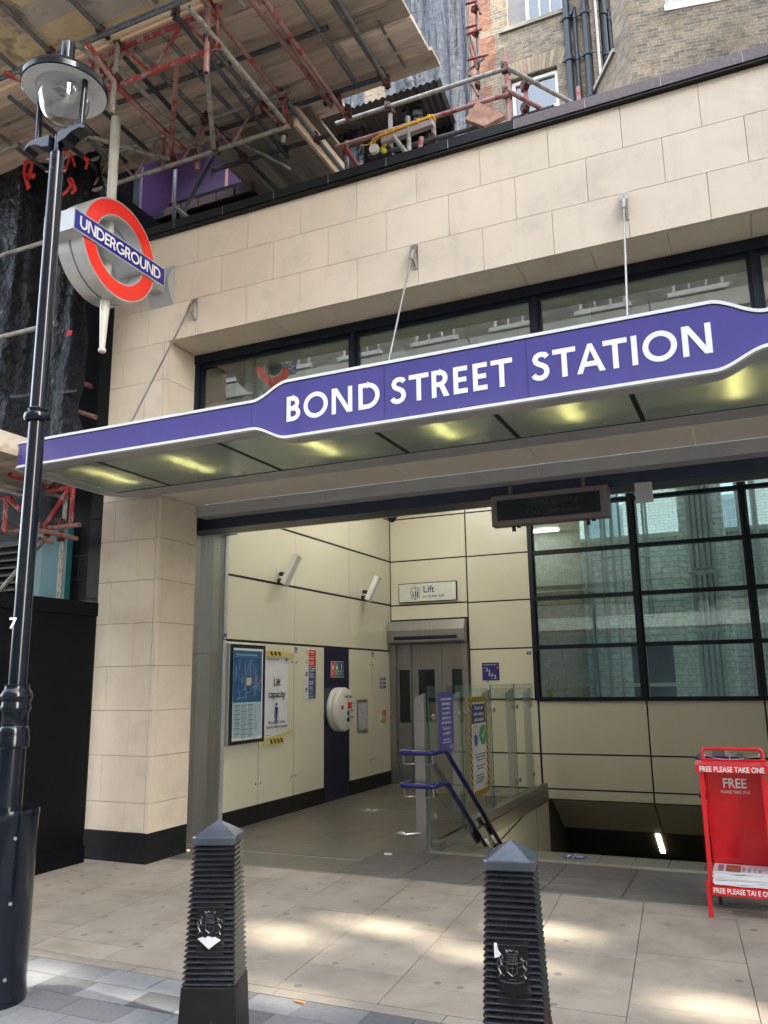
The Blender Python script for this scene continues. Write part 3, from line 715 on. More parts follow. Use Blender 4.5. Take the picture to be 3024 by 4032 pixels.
# name in relief lettering
m = M(); tx = dict(B=[-2.978])
seq = [('B', -2.978), ('O', -2.835), ('N', -2.604), ('D', -2.391), ('S', -2.140), ('T', -2.005), ('R', -1.838), ('E', -1.682), ('E', -1.545), ('T', -1.420),
       ('S', -1.146), ('T', -1.010), ('A', -.862), ('T', -.694), ('I', -.524), ('O', -.459), ('N', -.230)]
for ch, x in seq:
    johnston(m, ch, x, .192, .178, lambda u, v, k: (u, F - .0022 - k*.0007, 3.474 + v))
m.build('lettering', lettw, cn)
# support rods
for i, (xa, xb) in enumerate(((-4.53, -4.93), (-2.224, -2.485), (-.547, -.633))):
    p0 = Vector((xa, 5.0, 3.70)); p1 = Vector((xb, 6.25, 5.40)); d = (p1 - p0).normalized()
    m = M(); m.tube(p0, p1, .0085, 10); m.tube(p1 - d*.16, p1 - d*.02, .014, 12, .026); m.tube(p1 - d*.02, p1 + d*.02, .026, 12, .018)
    m.tube(p0 - d*.01, p0 + d*.05, .016, 10)
    m.beam(p1 + d*.0 + Vector((.014, 0, 0)), Vector((xb + .014, 6.31, 5.50)), .006, .035, (1, 0, 0)); m.beam(p1 + Vector((-.014, 0, 0)), Vector((xb - .014, 6.31, 5.50)), .006, .035, (1, 0, 0))
    rd = m.build('support_rod', steel, cn, smooth=True)
    m = M(); m.prism([(6.322, 5.49), (6.300, 5.49), (6.235, 5.36), (6.235, 5.325), (6.322, 5.27)], xb - .006, xb + .006, 'yz'); m.box(xb - .022, xb + .022, 6.311, 6.3225, 5.26, 5.50); m.build('wall_bracket', steel, cn)

# ------------------------------------------------------------------ underground roundel sign
rd = thing('roundel_sign', 'red and blue round station sign on a cream pole reading UNDERGROUND', 'sign', (-5.36, 6.3, 5.7))
C0 = (-5.36, 5.50, 5.697)
m = M()
ro, ri, hx = .495, .325, .16
m.lathe([(ri, hx - .004), (ro, hx - .004), (ro, .012), (ro - .02, .012), (ro - .02, -.012), (ro, -.012), (ro, -hx + .004), (ri, -hx + .004), (ri, -.012), (ri + .02, -.012), (ri + .02, .012), (ri, .012), (ri, hx - .004)], C0, 72, 'x')
m.build('drum', silver, rd, smooth=True)
for s_ in (1, -1):
    m = M(); m.lathe([(.338, s_*(hx - .0015)), (.480, s_*(hx - .0015))], C0, 72, 'x'); m.build('ring', red, rd)
m = M(); m.box(-5.54, -5.18, 4.877, 6.125, 5.594, 5.80); bar = m.build('bar', silver, rd, bevel=.003)
for xq, sgn in ((-5.1785, 1), (-5.5415, -1)):
    m = M(); m.box(min(xq, xq - sgn*.001), max(xq, xq - sgn*.001), 4.889, 6.113, 5.606, 5.788); m.build('name_panel', deepblue, rd)
m = M(); word = 'UNDERGROUND'; hgt = .118; w_ = .175
tot = sum(glyph(c, w_)[0]*hgt for c in word); gap = (1.10 - tot)/(len(word) - 1); y = 4.95
for c in word:
    johnston(m, c, y, hgt, w_, lambda u, v, k: (-5.1775 + k*.0006, u, 5.638 + v)); y += glyph(c, w_)[0]*hgt + gap
m.build('lettering', lettw, rd)
m = M(); m.tube((-5.36, 5.50, 6.02), (-5.36, 5.50, 7.19), .047, 28, hollow=True); m.tube((-5.36, 5.50, 5.30), (-5.36, 5.50, 6.1), .041, 24)
m.build('pole', polecream, rd, smooth=True)
m = M(); m.lathe([(r_*.78, h_) for r_, h_ in [(.058, 5.26 - 5.697), (.058, 5.12 - 5.697), (.056, 5.115 - 5.697), (.056, 5.10 - 5.697), (.034, 4.735 - 5.697), (.030, 4.725 - 5.697), (.046, 4.715 - 5.697), (.048, 4.695 - 5.697), (.036, 4.682 - 5.697), (0, 4.678 - 5.697)]], C0, 28)
m.build('finial', polecream, rd, smooth=True)
m = M(); m.box(-5.43, -5.29, 6.12, 6.24, 5.61, 5.78)
arcp = [(6.321, 5.95)] + [(6.321 - .10*math.sin(PI*k/12)*1.0, 5.95 - .45*k/12) for k in range(1, 12)] + [(6.321, 5.50)]
m.prism(arcp, -5.505, -5.2165, 'yz'); m.build('bracket', silver_grey, rd)

# ------------------------------------------------------------------ street lamp
LX, LY = -3.80, 3.41
lp = thing('street_lamp', 'tall glossy black lamp post with wide white-lined dish and clear globe', 'street lamp', (LX, LY, 0))
m = M(); m.lathe([(.158, 0), (.161, .02), (.155, .12), (.157, .125), (.161, .90), (.165, .93), (.162, .955), (.09, .96), (.07, .96)], (LX, LY, 0), 48)
m.build('base_casing', castblack, lp, smooth=True)
m = M()
for zz in (.82, .50, .14):
    for a in (-60, -25, 200):
        d = Vector((math.cos(R(a)), math.sin(R(a)), 0)); p = Vector((LX, LY, zz)) + d*.155; m.tube(p, p + d*.010, .009, 10)
m.build('casing_bolt', steel, lp)
prof = [(.10, .95), (.10, 1.27), (.118, 1.28), (.118, 1.33), (.112, 1.345), (.117, 1.36), (.109, 1.375), (.104, 1.385), (.098, 1.39), (.098, 1.46), (.108, 1.47), (.116, 1.485), (.110, 1.50), (.106, 1.52), (.118, 1.535), (.122, 1.555), (.112, 1.575), (.098, 1.59), (.092, 1.60), (.096, 1.615), (.070, 1.62), (.0655, 3.14), (.0655, 3.15), (.095, 3.155), (.108, 3.17), (.110, 3.185), (.104, 3.20), (.085, 3.205), (.072, 3.215), (.080, 3.23), (.066, 3.24), (.064, 4.955), (.050, 4.96), (.040, 4.962), (.040, 5.085), (.034, 5.092), (0, 5.094)]
prof = [(r_*.72, h_) for r_, h_ in prof]
m = M(); m.lathe(prof, (LX, LY, 0), 36); m.build('column', castblack, lp, smooth=True)
m = M()
for zz in (4.92, 4.83):
    for a in (-150, -75, 10, 100): 
        d = Vector((math.cos(R(a)), math.sin(R(a)), 0)); m.tube(Vector((LX, LY, zz)) + d*.04, Vector((LX, LY, zz)) + d*.066, .005, 8)
m.build('set_screw', steel, lp)
for s_ in (-1, 1):
    m = M()
    q = [(.035, 5.00), (.10, 5.015), (.15, 5.045), (.215, 5.055), (.255, 5.035), (.262, 5.048), (.24, 5.085), (.20, 5.095), (.12, 5.092), (.035, 5.088)]
    m.prism([(LX + s_*x, z) for x, z in q], LY - .045, LY + .045, 'xz'); m.build('arm', castblack, lp, bevel=.006)
    m = M(); m.tube((LX + s_*.185, LY, 5.09), (LX + s_*.195, LY, 5.46), .021, 16, .019); m.build('upright', castblack, lp, smooth=True)
DZ = 5.42
m = M(); m.lathe([(.262, DZ), (.270, DZ + .006), (.272, DZ + .04), (.262, DZ + .052), (.25, DZ + .075), (.21, DZ + .11), (.15, DZ + .135), (.09, DZ + .145), (.05, DZ + .15), (.045, DZ + .165), (.022, DZ + .175), (.018, DZ + .20), (.03, DZ + .215), (.042, DZ + .23), (.044, DZ + .245), (.044, DZ + .365), (.036, DZ + .375), (0, DZ + .377)], (LX + .01, LY + .01, 0), 48)
m.build('hood', castblack, lp, smooth=True)
m = M(); m.lathe([(.262, DZ), (.25, DZ + .004), (.20, DZ + .015), (.182, DZ + .018), (.170, DZ + .05), (.0, DZ + .06)], (LX + .01, LY + .01, 0), 48)
m.build('reflector', pm('reflector_white', (.82, .82, .78), .35, var=.08, second=(.35, .34, .31), sfac=(.64, .75), sscale=14), lp, smooth=True)
m = M(); m.lathe([(.170, DZ + .02)] + [(.170*math.cos(R(a))**.8, DZ + .02 - .255*math.sin(R(a))) for a in range(8, 90, 8)] + [(0.001, DZ - .235)], (LX + .01, LY + .01, 0), 40)
m.build('globe', glass_globe, lp, smooth=True)
m = M(); m.box(LX - .07, LX + .09, LY - .03, LY + .07, DZ + .030, DZ + .040)
for i in range(5):
    for j in range(3): m.box(LX - .06 + i*.03, LX - .042 + i*.03, LY - .02 + j*.03, LY - .002 + j*.03, DZ + .022, DZ + .030)
m.build('led_board', pm('led_board_grey', (.40, .42, .42), .4), lp)
m = M(); ang = R(-66); n_ = Vector((math.cos(ang), math.sin(ang), 0)); rt = Vector((-math.sin(ang), math.cos(ang), 0))
text(m, '7', .085, Vector((LX, LY, 1.925)) + n_*.0480 + rt*(-.030), rt, (0, 0, 1), 'CENTER', .03); m.build('number', lettw, lp)

# ------------------------------------------------------------------ bollards
def chamf(h, c): return [(-h + c, -h), (h - c, -h), (h, -h + c), (h, h - c), (h - c, h), (-h + c, h), (-h, h - c), (-h, -h + c)]
def ringstack(m, prof):
    o = len(m.v); rows = []
    for z, h, c in prof: rows.append([(x, y, z) for x, y in chamf(h, c)])
    fs = []
    for q in range(len(rows) - 1): fs += [(q*8 + k, q*8 + (k + 1) % 8, (q + 1)*8 + (k + 1) % 8, (q + 1)*8 + k) for k in range(8)]
    fs += [tuple(range(7, -1, -1)), tuple(range((len(rows) - 1)*8, len(rows)*8))]
    m.add(sum(rows, []), fs)
def bollard(label):
    b = thing('bollard', label, 'bollard', (0, 0, 0), 'ribbed black bollards along the pavement')
    m = M(); ringstack(m, [(0, .136, .004), (.272, .124, .004), (.276, .120, .006)]); m.build('base', bollflat, b)
    prof = []; z = .276; n = 26; p = (.866 - .276)/n
    for i in range(n):
        t = i/n; h = .120 - .022*t; c = .006 + .012*t
        prof += [(z, h - .012, c), (z + p*.30, h + .002, c), (z + p*.46, h + .003, c), (z + p*.90, h - .011, c)]; z += p
    prof.append((.866, .090, .016))
    m = M(); ringstack(m, prof); m.build('ribbed_shaft', bollm, b)
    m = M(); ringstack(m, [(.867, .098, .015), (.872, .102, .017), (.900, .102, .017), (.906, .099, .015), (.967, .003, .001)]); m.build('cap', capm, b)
    tilt = -.036/.59
    yq = lambda z: -(.120 - .022*(z - .276)/.59) - .004
    m = M()
    P = [(-.058, .60), (.058, .60), (.058, .475), (.050, .455), (0, .425), (-.050, .455), (-.058, .475)]
    m.add([(x, yq(z) - .006, z) for x, z in P] + [(x, yq(z) + .02, z) for x, z in P], [tuple(range(7)), tuple(range(13, 6, -1))] + [(i, (i + 1) % 7, 7 + (i + 1) % 7, 7 + i) for i in range(7)])
    m.add([(-.066, yq(.62) + .004, .62), (.066, yq(.62) + .004, .62), (.066, yq(.405) + .004, .405), (-.066, yq(.405) + .004, .405)], [(0, 1, 2, 3)])
    cr = m.build('crest_plate', bollflat, b)
    m = M()
    def rel(pts, r=.0035):
        m.path([(x, yq(z) - .008, z) for x, z in pts], r, 6)
    rel([(-.022, .582), (-.022, .590), (-.012, .584), (-.010, .592), (0, .586), (.010, .592), (.012, .584), (.022, .590), (.022, .582)]); rel([(-.018, .575), (.018, .575)]); rel([(-.018, .566), (.018, .566)]); rel([(-.020, .557), (.020, .557)])
    for x in (-.018, -.009, 0, .009, .018): rel([(x, .582), (x, .555)], .002)
    rel([(-.024, .548), (0, .553), (.024, .548)]); rel([(-.020, .543), (.020, .543), (.019, .515), (0, .50), (-.019, .515), (-.020, .543)]); rel([(0, .543), (0, .50)], .002); rel([(-.02, .528), (.02, .528)], .002)
    for s_ in (-1, 1):
        rel([(s_*.040, .572), (s_*.033, .562), (s_*.046, .556), (s_*.040, .540), (s_*.052, .525), (s_*.043, .508), (s_*.050, .495)], .0045)
        rel([(s_*.046, .556), (s_*.028, .548)]); rel([(s_*.040, .538), (s_*.026, .532)]); rel([(s_*.052, .525), (s_*.056, .545), (s_*.053, .560)], .0025); rel([(s_*.043, .508), (s_*.030, .500)])
    rel([(-.045, .485), (-.02, .478), (.02, .478), (.045, .485)], .004); rel([(-.012, .488), (.012, .488)])
    k = m.build('crest_relief', bollm, b); k.parent = cr
    return b, cr, yq
b1, cr, yq = bollard('ribbed black bollard nearer the lamp post, white patch under its crest')
def patch(pts, par):
    m = M(); m.add([(x, yq(z) - .0125, z) for x, z in pts] + [(x, yq(z) - .004, z) for x, z in pts], [tuple(range(len(pts))), tuple(range(2*len(pts) - 1, len(pts) - 1, -1))] + [(i, (i + 1) % len(pts), len(pts) + (i + 1) % len(pts), len(pts) + i) for i in range(len(pts))])
    o = m.build('peeled_patch', peel, None); o.parent = par; return o
p1 = patch([(-.052, .478), (-.030, .486), (-.02, .480), (-.005, .489), (.015, .482), (.025, .486), (.052, .472), (0, .436)], cr)
b2 = dup(b1, (-.985, 3.40, 0), R(10), 'ribbed black bollard nearer the red newspaper rack, pale chip at its crest corner')
for ch in b2.children:
    if ch.name.startswith('crest_plate'):
        for g in ch.children:
            if g.name.startswith('peeled'): bpy.data.objects.remove(g, do_unlink=True)
        patch([(-.066, .612), (-.056, .612), (-.050, .585), (-.040, .575), (-.048, .565), (-.066, .562)], ch)
b1.location = (-2.42, 3.42, 0); b1.rotation_euler.z = R(21)
m = M(); m.lathe([(0, -.006), (.010, -.003), (.007, .004), (0, .006)], (-2.492, 3.285, .848), 8); tag(m.build('chewing_gum', pm('chewed_gum', (.55, .42, .22), .6)), 'lump of pale chewing gum stuck on the ribs of a bollard', 'chewing gum')

# ------------------------------------------------------------------ black hoarding box at the left
hb = thing('hoarding', 'tall matt black site hoarding butting against the stone pier', 'hoarding', (-5.9, 5, 0))
m = M(); m.box(-5.93, -5.902, 3.3, 6.19, .155, 2.27); m.box(-9, -5.93, 3.3, 3.33, 0, 2.27); m.build('panel', hoardm, hb)
m = M(); m.box(-5.93, -5.882, 3.28, 6.195, 2.272, 2.405); m.box(-9, -5.93, 3.27, 3.33, 2.272, 2.405); m.build('cap_board', hoardm, hb, bevel=.003)
m = M(); m.box(-5.93, -5.885, 3.28, 6.2, 0, .153); m.build('skirting', hoardm, hb, bevel=.003)
m = M(); m.box(-6.02, -5.93, 3.3, 6.19, 2.3, 2.404); m.box(-6.02, -5.92, 6.0, 6.17, 2.406, 2.412); m.build('rail', board_d, hb)

# ------------------------------------------------------------------ things on the left wall (reading direction +Y)
RT = (0, 1, 0); UP = (0, 0, 1); X0 = WX
def plate(m, y0, y1, z0, z1, x=X0, t=.006): m.box(x + .0005, x + t, y0, y1, z0, z1); return m
def ln(m, pts, w, x):
    """flat line of width w on the plane X = x, points (y, z)"""
    for (a, b) in zip(pts[:-1], pts[1:]):
        a = Vector((x, *a)); b = Vector((x, *b)); d = (b - a); 
        if d.length < 1e-6: continue
        d.normalize(); n = Vector((0, -d.z, d.y))*w/2; m.add([a + n, b + n, b - n, a - n], [(0, 1, 2, 3)])
    return m
mb = thing('bus_map_case', 'black framed night bus map case with blue map over pale tables', 'map case', (X0, 8.27, 1.5))
m = M(); plate(m, 7.885, 8.645, .92, 2.06, t=.055); m.build('case', silver, mb, bevel=.004)
m = M(); m.box(X0 + .055, X0 + .0585, 7.90, 8.64, .925, 2.055); m.build('frame', screen, mb)
XF = X0 + .0595
m = M(); m.box(XF - .001, XF, 7.965, 8.585, .965, 2.01); m.build('poster', paper, mb)
m = M(); m.box(XF, XF + .001, 7.967, 8.56, 1.39, 1.985); m.build('map', mapblue, mb)
m = M(); m.box(XF, XF + .001, 7.967, 8.56, .995, 1.389); m.build('timetable', paperl, mb)
m = M(); text(m, 'Night buses from Bond Street Station', .036, (XF + .0018, 8.24, 1.925), RT, UP, 'CENTER', .02, .82)
xq = XF + .0016; rnd = random.Random(5)
ln(m, [(7.97, 1.91), (8.55, 1.91)], .003, xq)
ln(m, [(8.24, 1.42), (8.23, 1.50), (8.22, 1.58), (8.25, 1.66), (8.24, 1.74), (8.30, 1.84), (8.35, 1.88), (8.37, 1.88)], .006, xq)
ln(m, [(8.04, 1.43), (8.22, 1.45), (8.23, 1.50), (8.30, 1.50), (8.36, 1.56), (8.45, 1.57), (8.55, 1.66)], .006, xq)
ln(m, [(8.28, 1.88), (8.27, 1.70)], .003, xq); ln(m, [(8.38, 1.85), (8.37, 1.62)], .003, xq); ln(m, [(8.40, 1.43), (8.40, 1.60), (8.34, 1.64)], .005, xq)
ln(m, [(8.02, 1.80), (8.06, 1.70), (8.14, 1.62)], .003, xq); ln(m, [(8.03, 1.50), (8.10, 1.60)], .003, xq)
for (y, z0, z1) in ((8.0, 1.62, 1.80), (8.07, 1.74, 1.88), (8.13, 1.6, 1.72), (8.19, 1.5, 1.86), (8.30, 1.66, 1.87), (8.44, 1.52, 1.70), (8.5, 1.5, 1.62), (8.41, 1.44, 1.8), (8.08, 1.42, 1.52)):
    bars(m, (xq, y, z1), RT, UP, int((z1 - z0)/.013), .045, .005, .013, .5, int(y*100))
m.build('map_print', pm('pale_map_ink', (.40, .50, .58), .5), mb)
m = M(); m.box(xq, xq + .0006, 8.235, 8.335, 1.585, 1.67); m.build('map_inset', pm('map_inset_print', (.60, .55, .40), .5, var=.3, scale=60), mb)
m = M(); ln(m, [(8.21, 1.86), (8.22, 1.75), (8.21, 1.68)], .01, xq); ln(m, [(8.25, 1.46), (8.50, 1.465)], .008, xq); ln(m, [(8.13, 1.52), (8.20, 1.55), (8.20, 1.60)], .008, xq)
for k in range(14): ln(m, [(8.36 + rnd.random()*.08, 1.58 + k*.006), (8.40 + rnd.random()*.08, 1.585 + k*.006)], .004, xq)
m.build('route_print', pm('pink_map_ink', (.30, .07, .16), .5), mb)
m = M()
for c_ in range(3):
    z = 1.36
    while z > 1.02:
        n = rnd.randint(4, 9); ln(m, [(8.0 + c_*.135, z), (8.12 + c_*.135, z)], .007, xq); bars(m, (xq, 8.005 + c_*.135, z - .008), RT, UP, n, .11, .0022, .0065, .2, int(z*1000) + c_); z -= n*.0065 + .018
bars(m, (xq, 8.42, 1.36), RT, UP, 18, .03, .004, .012, .2, 9); bars(m, (xq, 8.52, 1.36), RT, UP, 30, .02, .002, .007, .2, 8); bars(m, (xq, 8.41, 1.14), RT, UP, 6, .08, .004, .012, .4, 7)
m.build('timetable_print', inkm, mb)
m = M(); m.lathe([(.009, 0), (.014, 0)], (xq + .0005, 8.42, .985), 20, 'x'); m.build('emblem', signred, mb)
# Lift capacity poster taped to the panel
ps = thing('lift_capacity_poster', 'creased white paper poster reading Lift capacity, stuck up with tape', 'poster', (X0, 9.0, 1.5))
def sheet(y0, y1, z0, z1, x, amp, n=40, mz=46, seed=0):
    m = M(); vs = []
    for j in range(mz + 1):
        for i in range(n + 1):
            u, v = i/n, j/mz
            k = math.sin(PI*v)**.5
            fold = (noise.noise(Vector((u*9 + seed, v*1.3, 0)))*1.2 + noise.noise(Vector((u*22 + seed, v*2.2, 3)))*.5)
            pinch = -.02*math.sin(PI*v)*(u - .5)*2*.6
            vs.append((x + .004 + amp*(.6 + fold)*(.25 + .75*k), y0 + (y1 - y0)*u + pinch, z0 + (z1 - z0)*v))
    w = n + 1
    m.add(vs, [(j*w + i, j*w + i + 1, (j + 1)*w + i + 1, (j + 1)*w + i) for j in range(mz) for i in range(n)])
    return m
sheet(8.71, 9.27, .955, 1.955, X0, .009).build('paper_sheet', paper, ps, smooth=True)
XP = X0 + .021
m = M(); text(m, 'Lift', .125, (XP, 8.98, 1.575), RT, UP, 'CENTER', .012); text(m, 'capacity', .125, (XP, 8.985, 1.43), RT, UP, 'CENTER', .012)
text(m, 'Maintain a 2 metre', .052, (XP, 8.99, 1.115), RT, UP, 'CENTER', .006); text(m, 'distance where possible', .052, (XP, 8.99, 1.06), RT, UP, 'CENTER', .006)
text(m, 'Travel information', .035, (XP, 8.76, 1.885), RT, UP, 'LEFT', .0); ln(m, [(8.72, 1.865), (9.26, 1.865)], .002, XP); ln(m, [(8.72, 1.03), (9.26, 1.03)], .002, XP); bars(m, (XP, 8.73, .985), RT, UP, 1, .12, .006, .01, 0, 3)
m.build('printing', inkm, ps)
m = M(); m.lathe([(0, 0), (.021, 0)], (XP, 8.975, 1.345), 20, 'x')
m.add([(XP, y, z) for y, z in ((8.945, 1.315), (9.005, 1.315), (9.03, 1.18), (9.022, 1.178), (8.998, 1.28), (8.996, 1.06 + .06), (8.978, 1.12), (8.976, 1.22), (8.972, 1.12), (8.954, 1.12), (8.952, 1.28), (8.928, 1.178), (8.92, 1.18))], [tuple(range(13))])
m.box(XP, XP + .0005, 9.19, 9.225, 1.878, 1.918); m.build('figure', signblue, ps)
m = M()
def quadx(pts, x): m.add([(x, y, z) for y, z in pts], [tuple(range(len(pts)))])
quadx([(8.69, 2.0), (9.38, 1.985), (9.38, 1.925), (8.69, 1.93)], XP + .002); m.build('tape', tapey, ps); m = M(); quadx([(8.655, .945), (9.40, 1.02), (9.40, .985), (8.655, .875)], XP + .002); m.build('tape', tapey, ps)
def hazard(y0, y1, z0, z1, x, n, par, sl=.6):
    m = M(); quadx2 = lambda mm, pts, xx: mm.add([(xx, y, z) for y, z in pts], [tuple(range(len(pts)))])
    quadx2(m, [(y0, z0), (y1, z0), (y1, z1), (y0, z1)], x); m.build('hazard_tape', tapeh, par)
    m = M(); L = (y1 - y0)/n
    for k in range(n):
        a = y0 + k*L; h = (z1 - z0)*sl
        pts = [(a, z1), (a + L*.5, z1), (min(a + L*.5 + h, y1), z0), (min(a + h, y1), z0)]; quadx2(m, pts, x + .001)
    m.build('hazard_stripe', blackgap, par)
hazard(8.80, 9.08, 1.945, 1.995, XP + .003, 3, ps); hazard(8.82, 9.14, .875, .935, XP + .003, 4, ps)
# column of notices
ns = thing('notice_board', 'tall narrow notice strip, red no smoking and blue camera notices', 'sign', (X0, 9.85, 1.7))
m = M(); plate(m, 9.69, 10.005, 1.39, 2.045, t=.008); m.build('board', white, ns)
xq = X0 + .0085
m = M(); m.box(xq, xq + .0006, 9.80, 10.0, 1.955, 2.04); m.box(xq, xq + .0006, 9.80, 10.0, 1.82, 1.95); m.build('red_panel', signred, ns)
m = M(); m.box(xq, xq + .0006, 9.80, 10.0, 1.64, 1.815); m.box(xq, xq + .0006, 9.80, 10.0, 1.395, 1.635); m.build('blue_panel', signblue, ns)
m = M(); xt = xq + .0012
for s_, z in (('No smoking', 2.005), ('No alcohol', 1.915), ('CCTV cameras', 1.785), ('in operation', 1.757), ('Wi-Fi data', 1.605), ('collection', 1.577)): text(m, s_, .031, (xt, 9.81, z), RT, UP, 'LEFT', .02, .95)
for z, n in ((1.99, 1), (1.89, 5), (1.735, 5), (1.68, 2), (1.555, 4), (1.50, 1), (1.47, 2), (1.43, 2)): bars(m, (xt, 9.812, z), RT, UP, n, .16, .0045, .011, .4, int(z*99))
m.build('notice_text', lettw, ns)
m = M()
for z in (2.0, 1.885): m.lathe([(.024, 0), (.030, 0)], (xt, 9.745, z), 24, 'x'); ln(m, [(9.727, z + .018), (9.763, z - .018)], .004, xt)
m.build('prohibition_ring', signred, ns)
m = M()
for z in (1.72, 1.51): m.lathe([(0, 0), (.032, 0)], (xt, 9.743, z), 24, 'x')
m.build('pictogram', signblue, ns)
m = M(); ln(m, [(9.728, 1.735), (9.755, 1.715)], .014, xt + .001)
for r_ in (.008, .014, .020): m.lathe([(r_, 0), (r_ + .002, 0)], (xt + .001, 9.743, 1.505), 20, 'x')
m.build('pictogram_mark', lettw, ns)
# call instructions
ci = thing('help_instruction_sign', 'small red, green and blue instruction sign above the help point', 'sign', (X0, 10.64, 1.78))
m = M(); plate(m, 10.455, 10.835, 1.675, 1.90, t=.006); m.build('board', white, ci)
for k, (c_, nm) in enumerate(((signred, 'red_panel'), (signgreen, 'green_panel'), (signblue, 'blue_panel'))):
    m = M(); a = 10.463 + k*.1235; m.box(X0 + .0062, X0 + .0068, a, a + .118, 1.768, 1.893); m.box(X0 + .0062, X0 + .0068, a, a + .118, 1.682, 1.762); m.build(nm, c_, ci)
m = M(); xt = X0 + .0075; text(m, 'i', .12, (xt, 10.77, 1.79), RT, UP, 'CENTER', .03)
for a in (10.50, 10.62): m.add([(xt, a - .012, 1.785), (xt, a + .03, 1.785), (xt, a + .034, 1.82), (xt, a + .014, 1.845), (xt, a + .010, 1.875), (xt, a + .002, 1.875), (xt, a, 1.84), (xt, a - .014, 1.82)], [tuple(range(8))])
ln(m, [(10.545, 1.86), (10.575, 1.89)], .006, xt); ln(m, [(10.545, 1.82), (10.575, 1.85)], .006, xt)
for k in range(3): bars(m, (xt, 10.47 + k*.1235, 1.752), RT, UP, 4, .09, .004, .012, .4, k)
m.build('pictogram', lettw, ci)
# help point
hp = thing('help_point', 'round white help point with green and dark call buttons on the navy panel', 'help point', (X0, 10.66, 1.23))
Cc = (X0, 10.62, 1.228)
m = M(); m.lathe([(.30, 0), (.305, .01), (.305, .075), (.30, .082), (.286, .084), (.286, .092), (.30, .094), (.304, .10), (.304, .13), (.29, .152), (.25, .165), (.0, .172)], Cc, 64, 'x'); m.build('housing', white, hp, smooth=True)
xt = X0 + .1745
m = M(); text(m, 'Help Point', .062, (xt, 10.66, 1.385), RT, UP, 'CENTER', .01, .9)
for z in (1.20, 1.11): text(m, 'Emergency' if z > 1.15 else 'Information', .034, (xt, 10.70, z), RT, UP, 'LEFT', 0., .9)
text(m, 'Fire alarm', .028, (xt, 10.765, 1.30), RT, UP, 'LEFT'); m.build('lettering', inkm, hp)
m = M(); m.box(xt - .004, xt + .006, 10.645, 10.755, 1.235, 1.325); m.build('alarm_box', signred, hp, bevel=.003)
m = M(); m.box(xt, xt + .001, 10.44, 10.51, 1.23, 1.285); m.build('hearing_symbol', pm('magenta_print', (.35, .02, .07), .4), hp)
m = M(); m.lathe([(0, .012), (.034, .010), (.037, 0)], (xt - .002, 10.655, 1.175), 24, 'x'); m.build('button', signgreen, hp)
m = M(); m.lathe([(0, .012), (.03, .010), (.033, 0)], (xt - .002, 10.65, 1.085), 24, 'x'); m.build('button', inkm, hp)
# framed notice
fn = thing('framed_notice', 'small silver framed paper notice to the right of the help point', 'notice', (X0, 11.45, 1.1))
m = M(); plate(m, 11.27, 11.625, .855, 1.345, t=.018); m.build('frame', steel, fn, bevel=.006)
m = M(); m.box(X0 + .0185, X0 + .0192, 11.305, 11.595, .905, 1.295); m.build('paper_sheet', pm('grey_paper', (.5, .5, .54), .5), fn)
m = M(); xt = X0 + .0198; text(m, 'Using the lift', .032, (xt, 11.33, 1.19), RT, UP, 'LEFT', .01, .9)
for z, n, w in ((1.165, 3, .2), (1.10, 4, .18), (1.05, 1, .2), (.99, 6, .12), (.925, 1, .08), (1.28, 1, .12)): bars(m, (xt, 11.33, z), RT, UP, n, w, .003, .009, .3, int(z*77))
m.lathe([(.016, 0), (.019, 0)], (xt, 11.55, .975), 20, 'x'); m.build('printing', inkgrey, fn)
# three small blue plates
bl3 = thing('direction_labels', 'stack of three tiny navy labels on the right-hand door panel', 'label', (X0, 12.24, 1.58))
for z0, z1 in ((1.628, 1.668), (1.563, 1.603), (1.50, 1.542)):
    m = M(); plate(m, 12.125, 12.35, z0, z1, t=.004); m.build('label_plate', signblue, bl3)
    m = M(); bars(m, (X0 + .0046, 12.145, z1 - .014), RT, UP, 1, .14, .012, .02, .4, int(z0*55)); m.build('printing', lettw, bl3)
ws = thing('warning_labels', 'small red no entry label above a yellow caution label', 'warning label', (X0, 12.22, 1.05))
m = M(); plate(m, 12.115, 12.34, 1.06, 1.163, t=.004); plate(m, 12.115, 12.34, .945, 1.052, t=.004); m.build('label_plate', white, ws)
m = M(); m.box(X0 + .0042, X0 + .005, 12.19, 12.338, 1.063, 1.16); m.build('red_panel', signred, ws)
m = M(); m.box(X0 + .0042, X0 + .005, 12.19, 12.338, .948, 1.049); m.build('yellow_panel', yellow, ws)
m = M(); text(m, 'No entry', .028, (X0 + .0055, 12.196, 1.128), RT, UP, 'LEFT', 0, .8); bars(m, (X0 + .0055, 12.2, 1.115), RT, UP, 3, .10, .006, .015, .3, 4); m.build('white_print', lettw, ws)
m = M(); text(m, 'Caution', .03, (X0 + .0055, 12.196, 1.015), RT, UP, 'LEFT', 0, .8); bars(m, (X0 + .0055, 12.2, 1.0), RT, UP, 3, .10, .006, .015, .3, 6)
m.add([(X0 + .0055, 12.125, .975), (X0 + .0055, 12.18, .975), (X0 + .0055, 12.152, 1.02)], [(0, 1, 2)]); m.build('dark_print', inkm, ws)
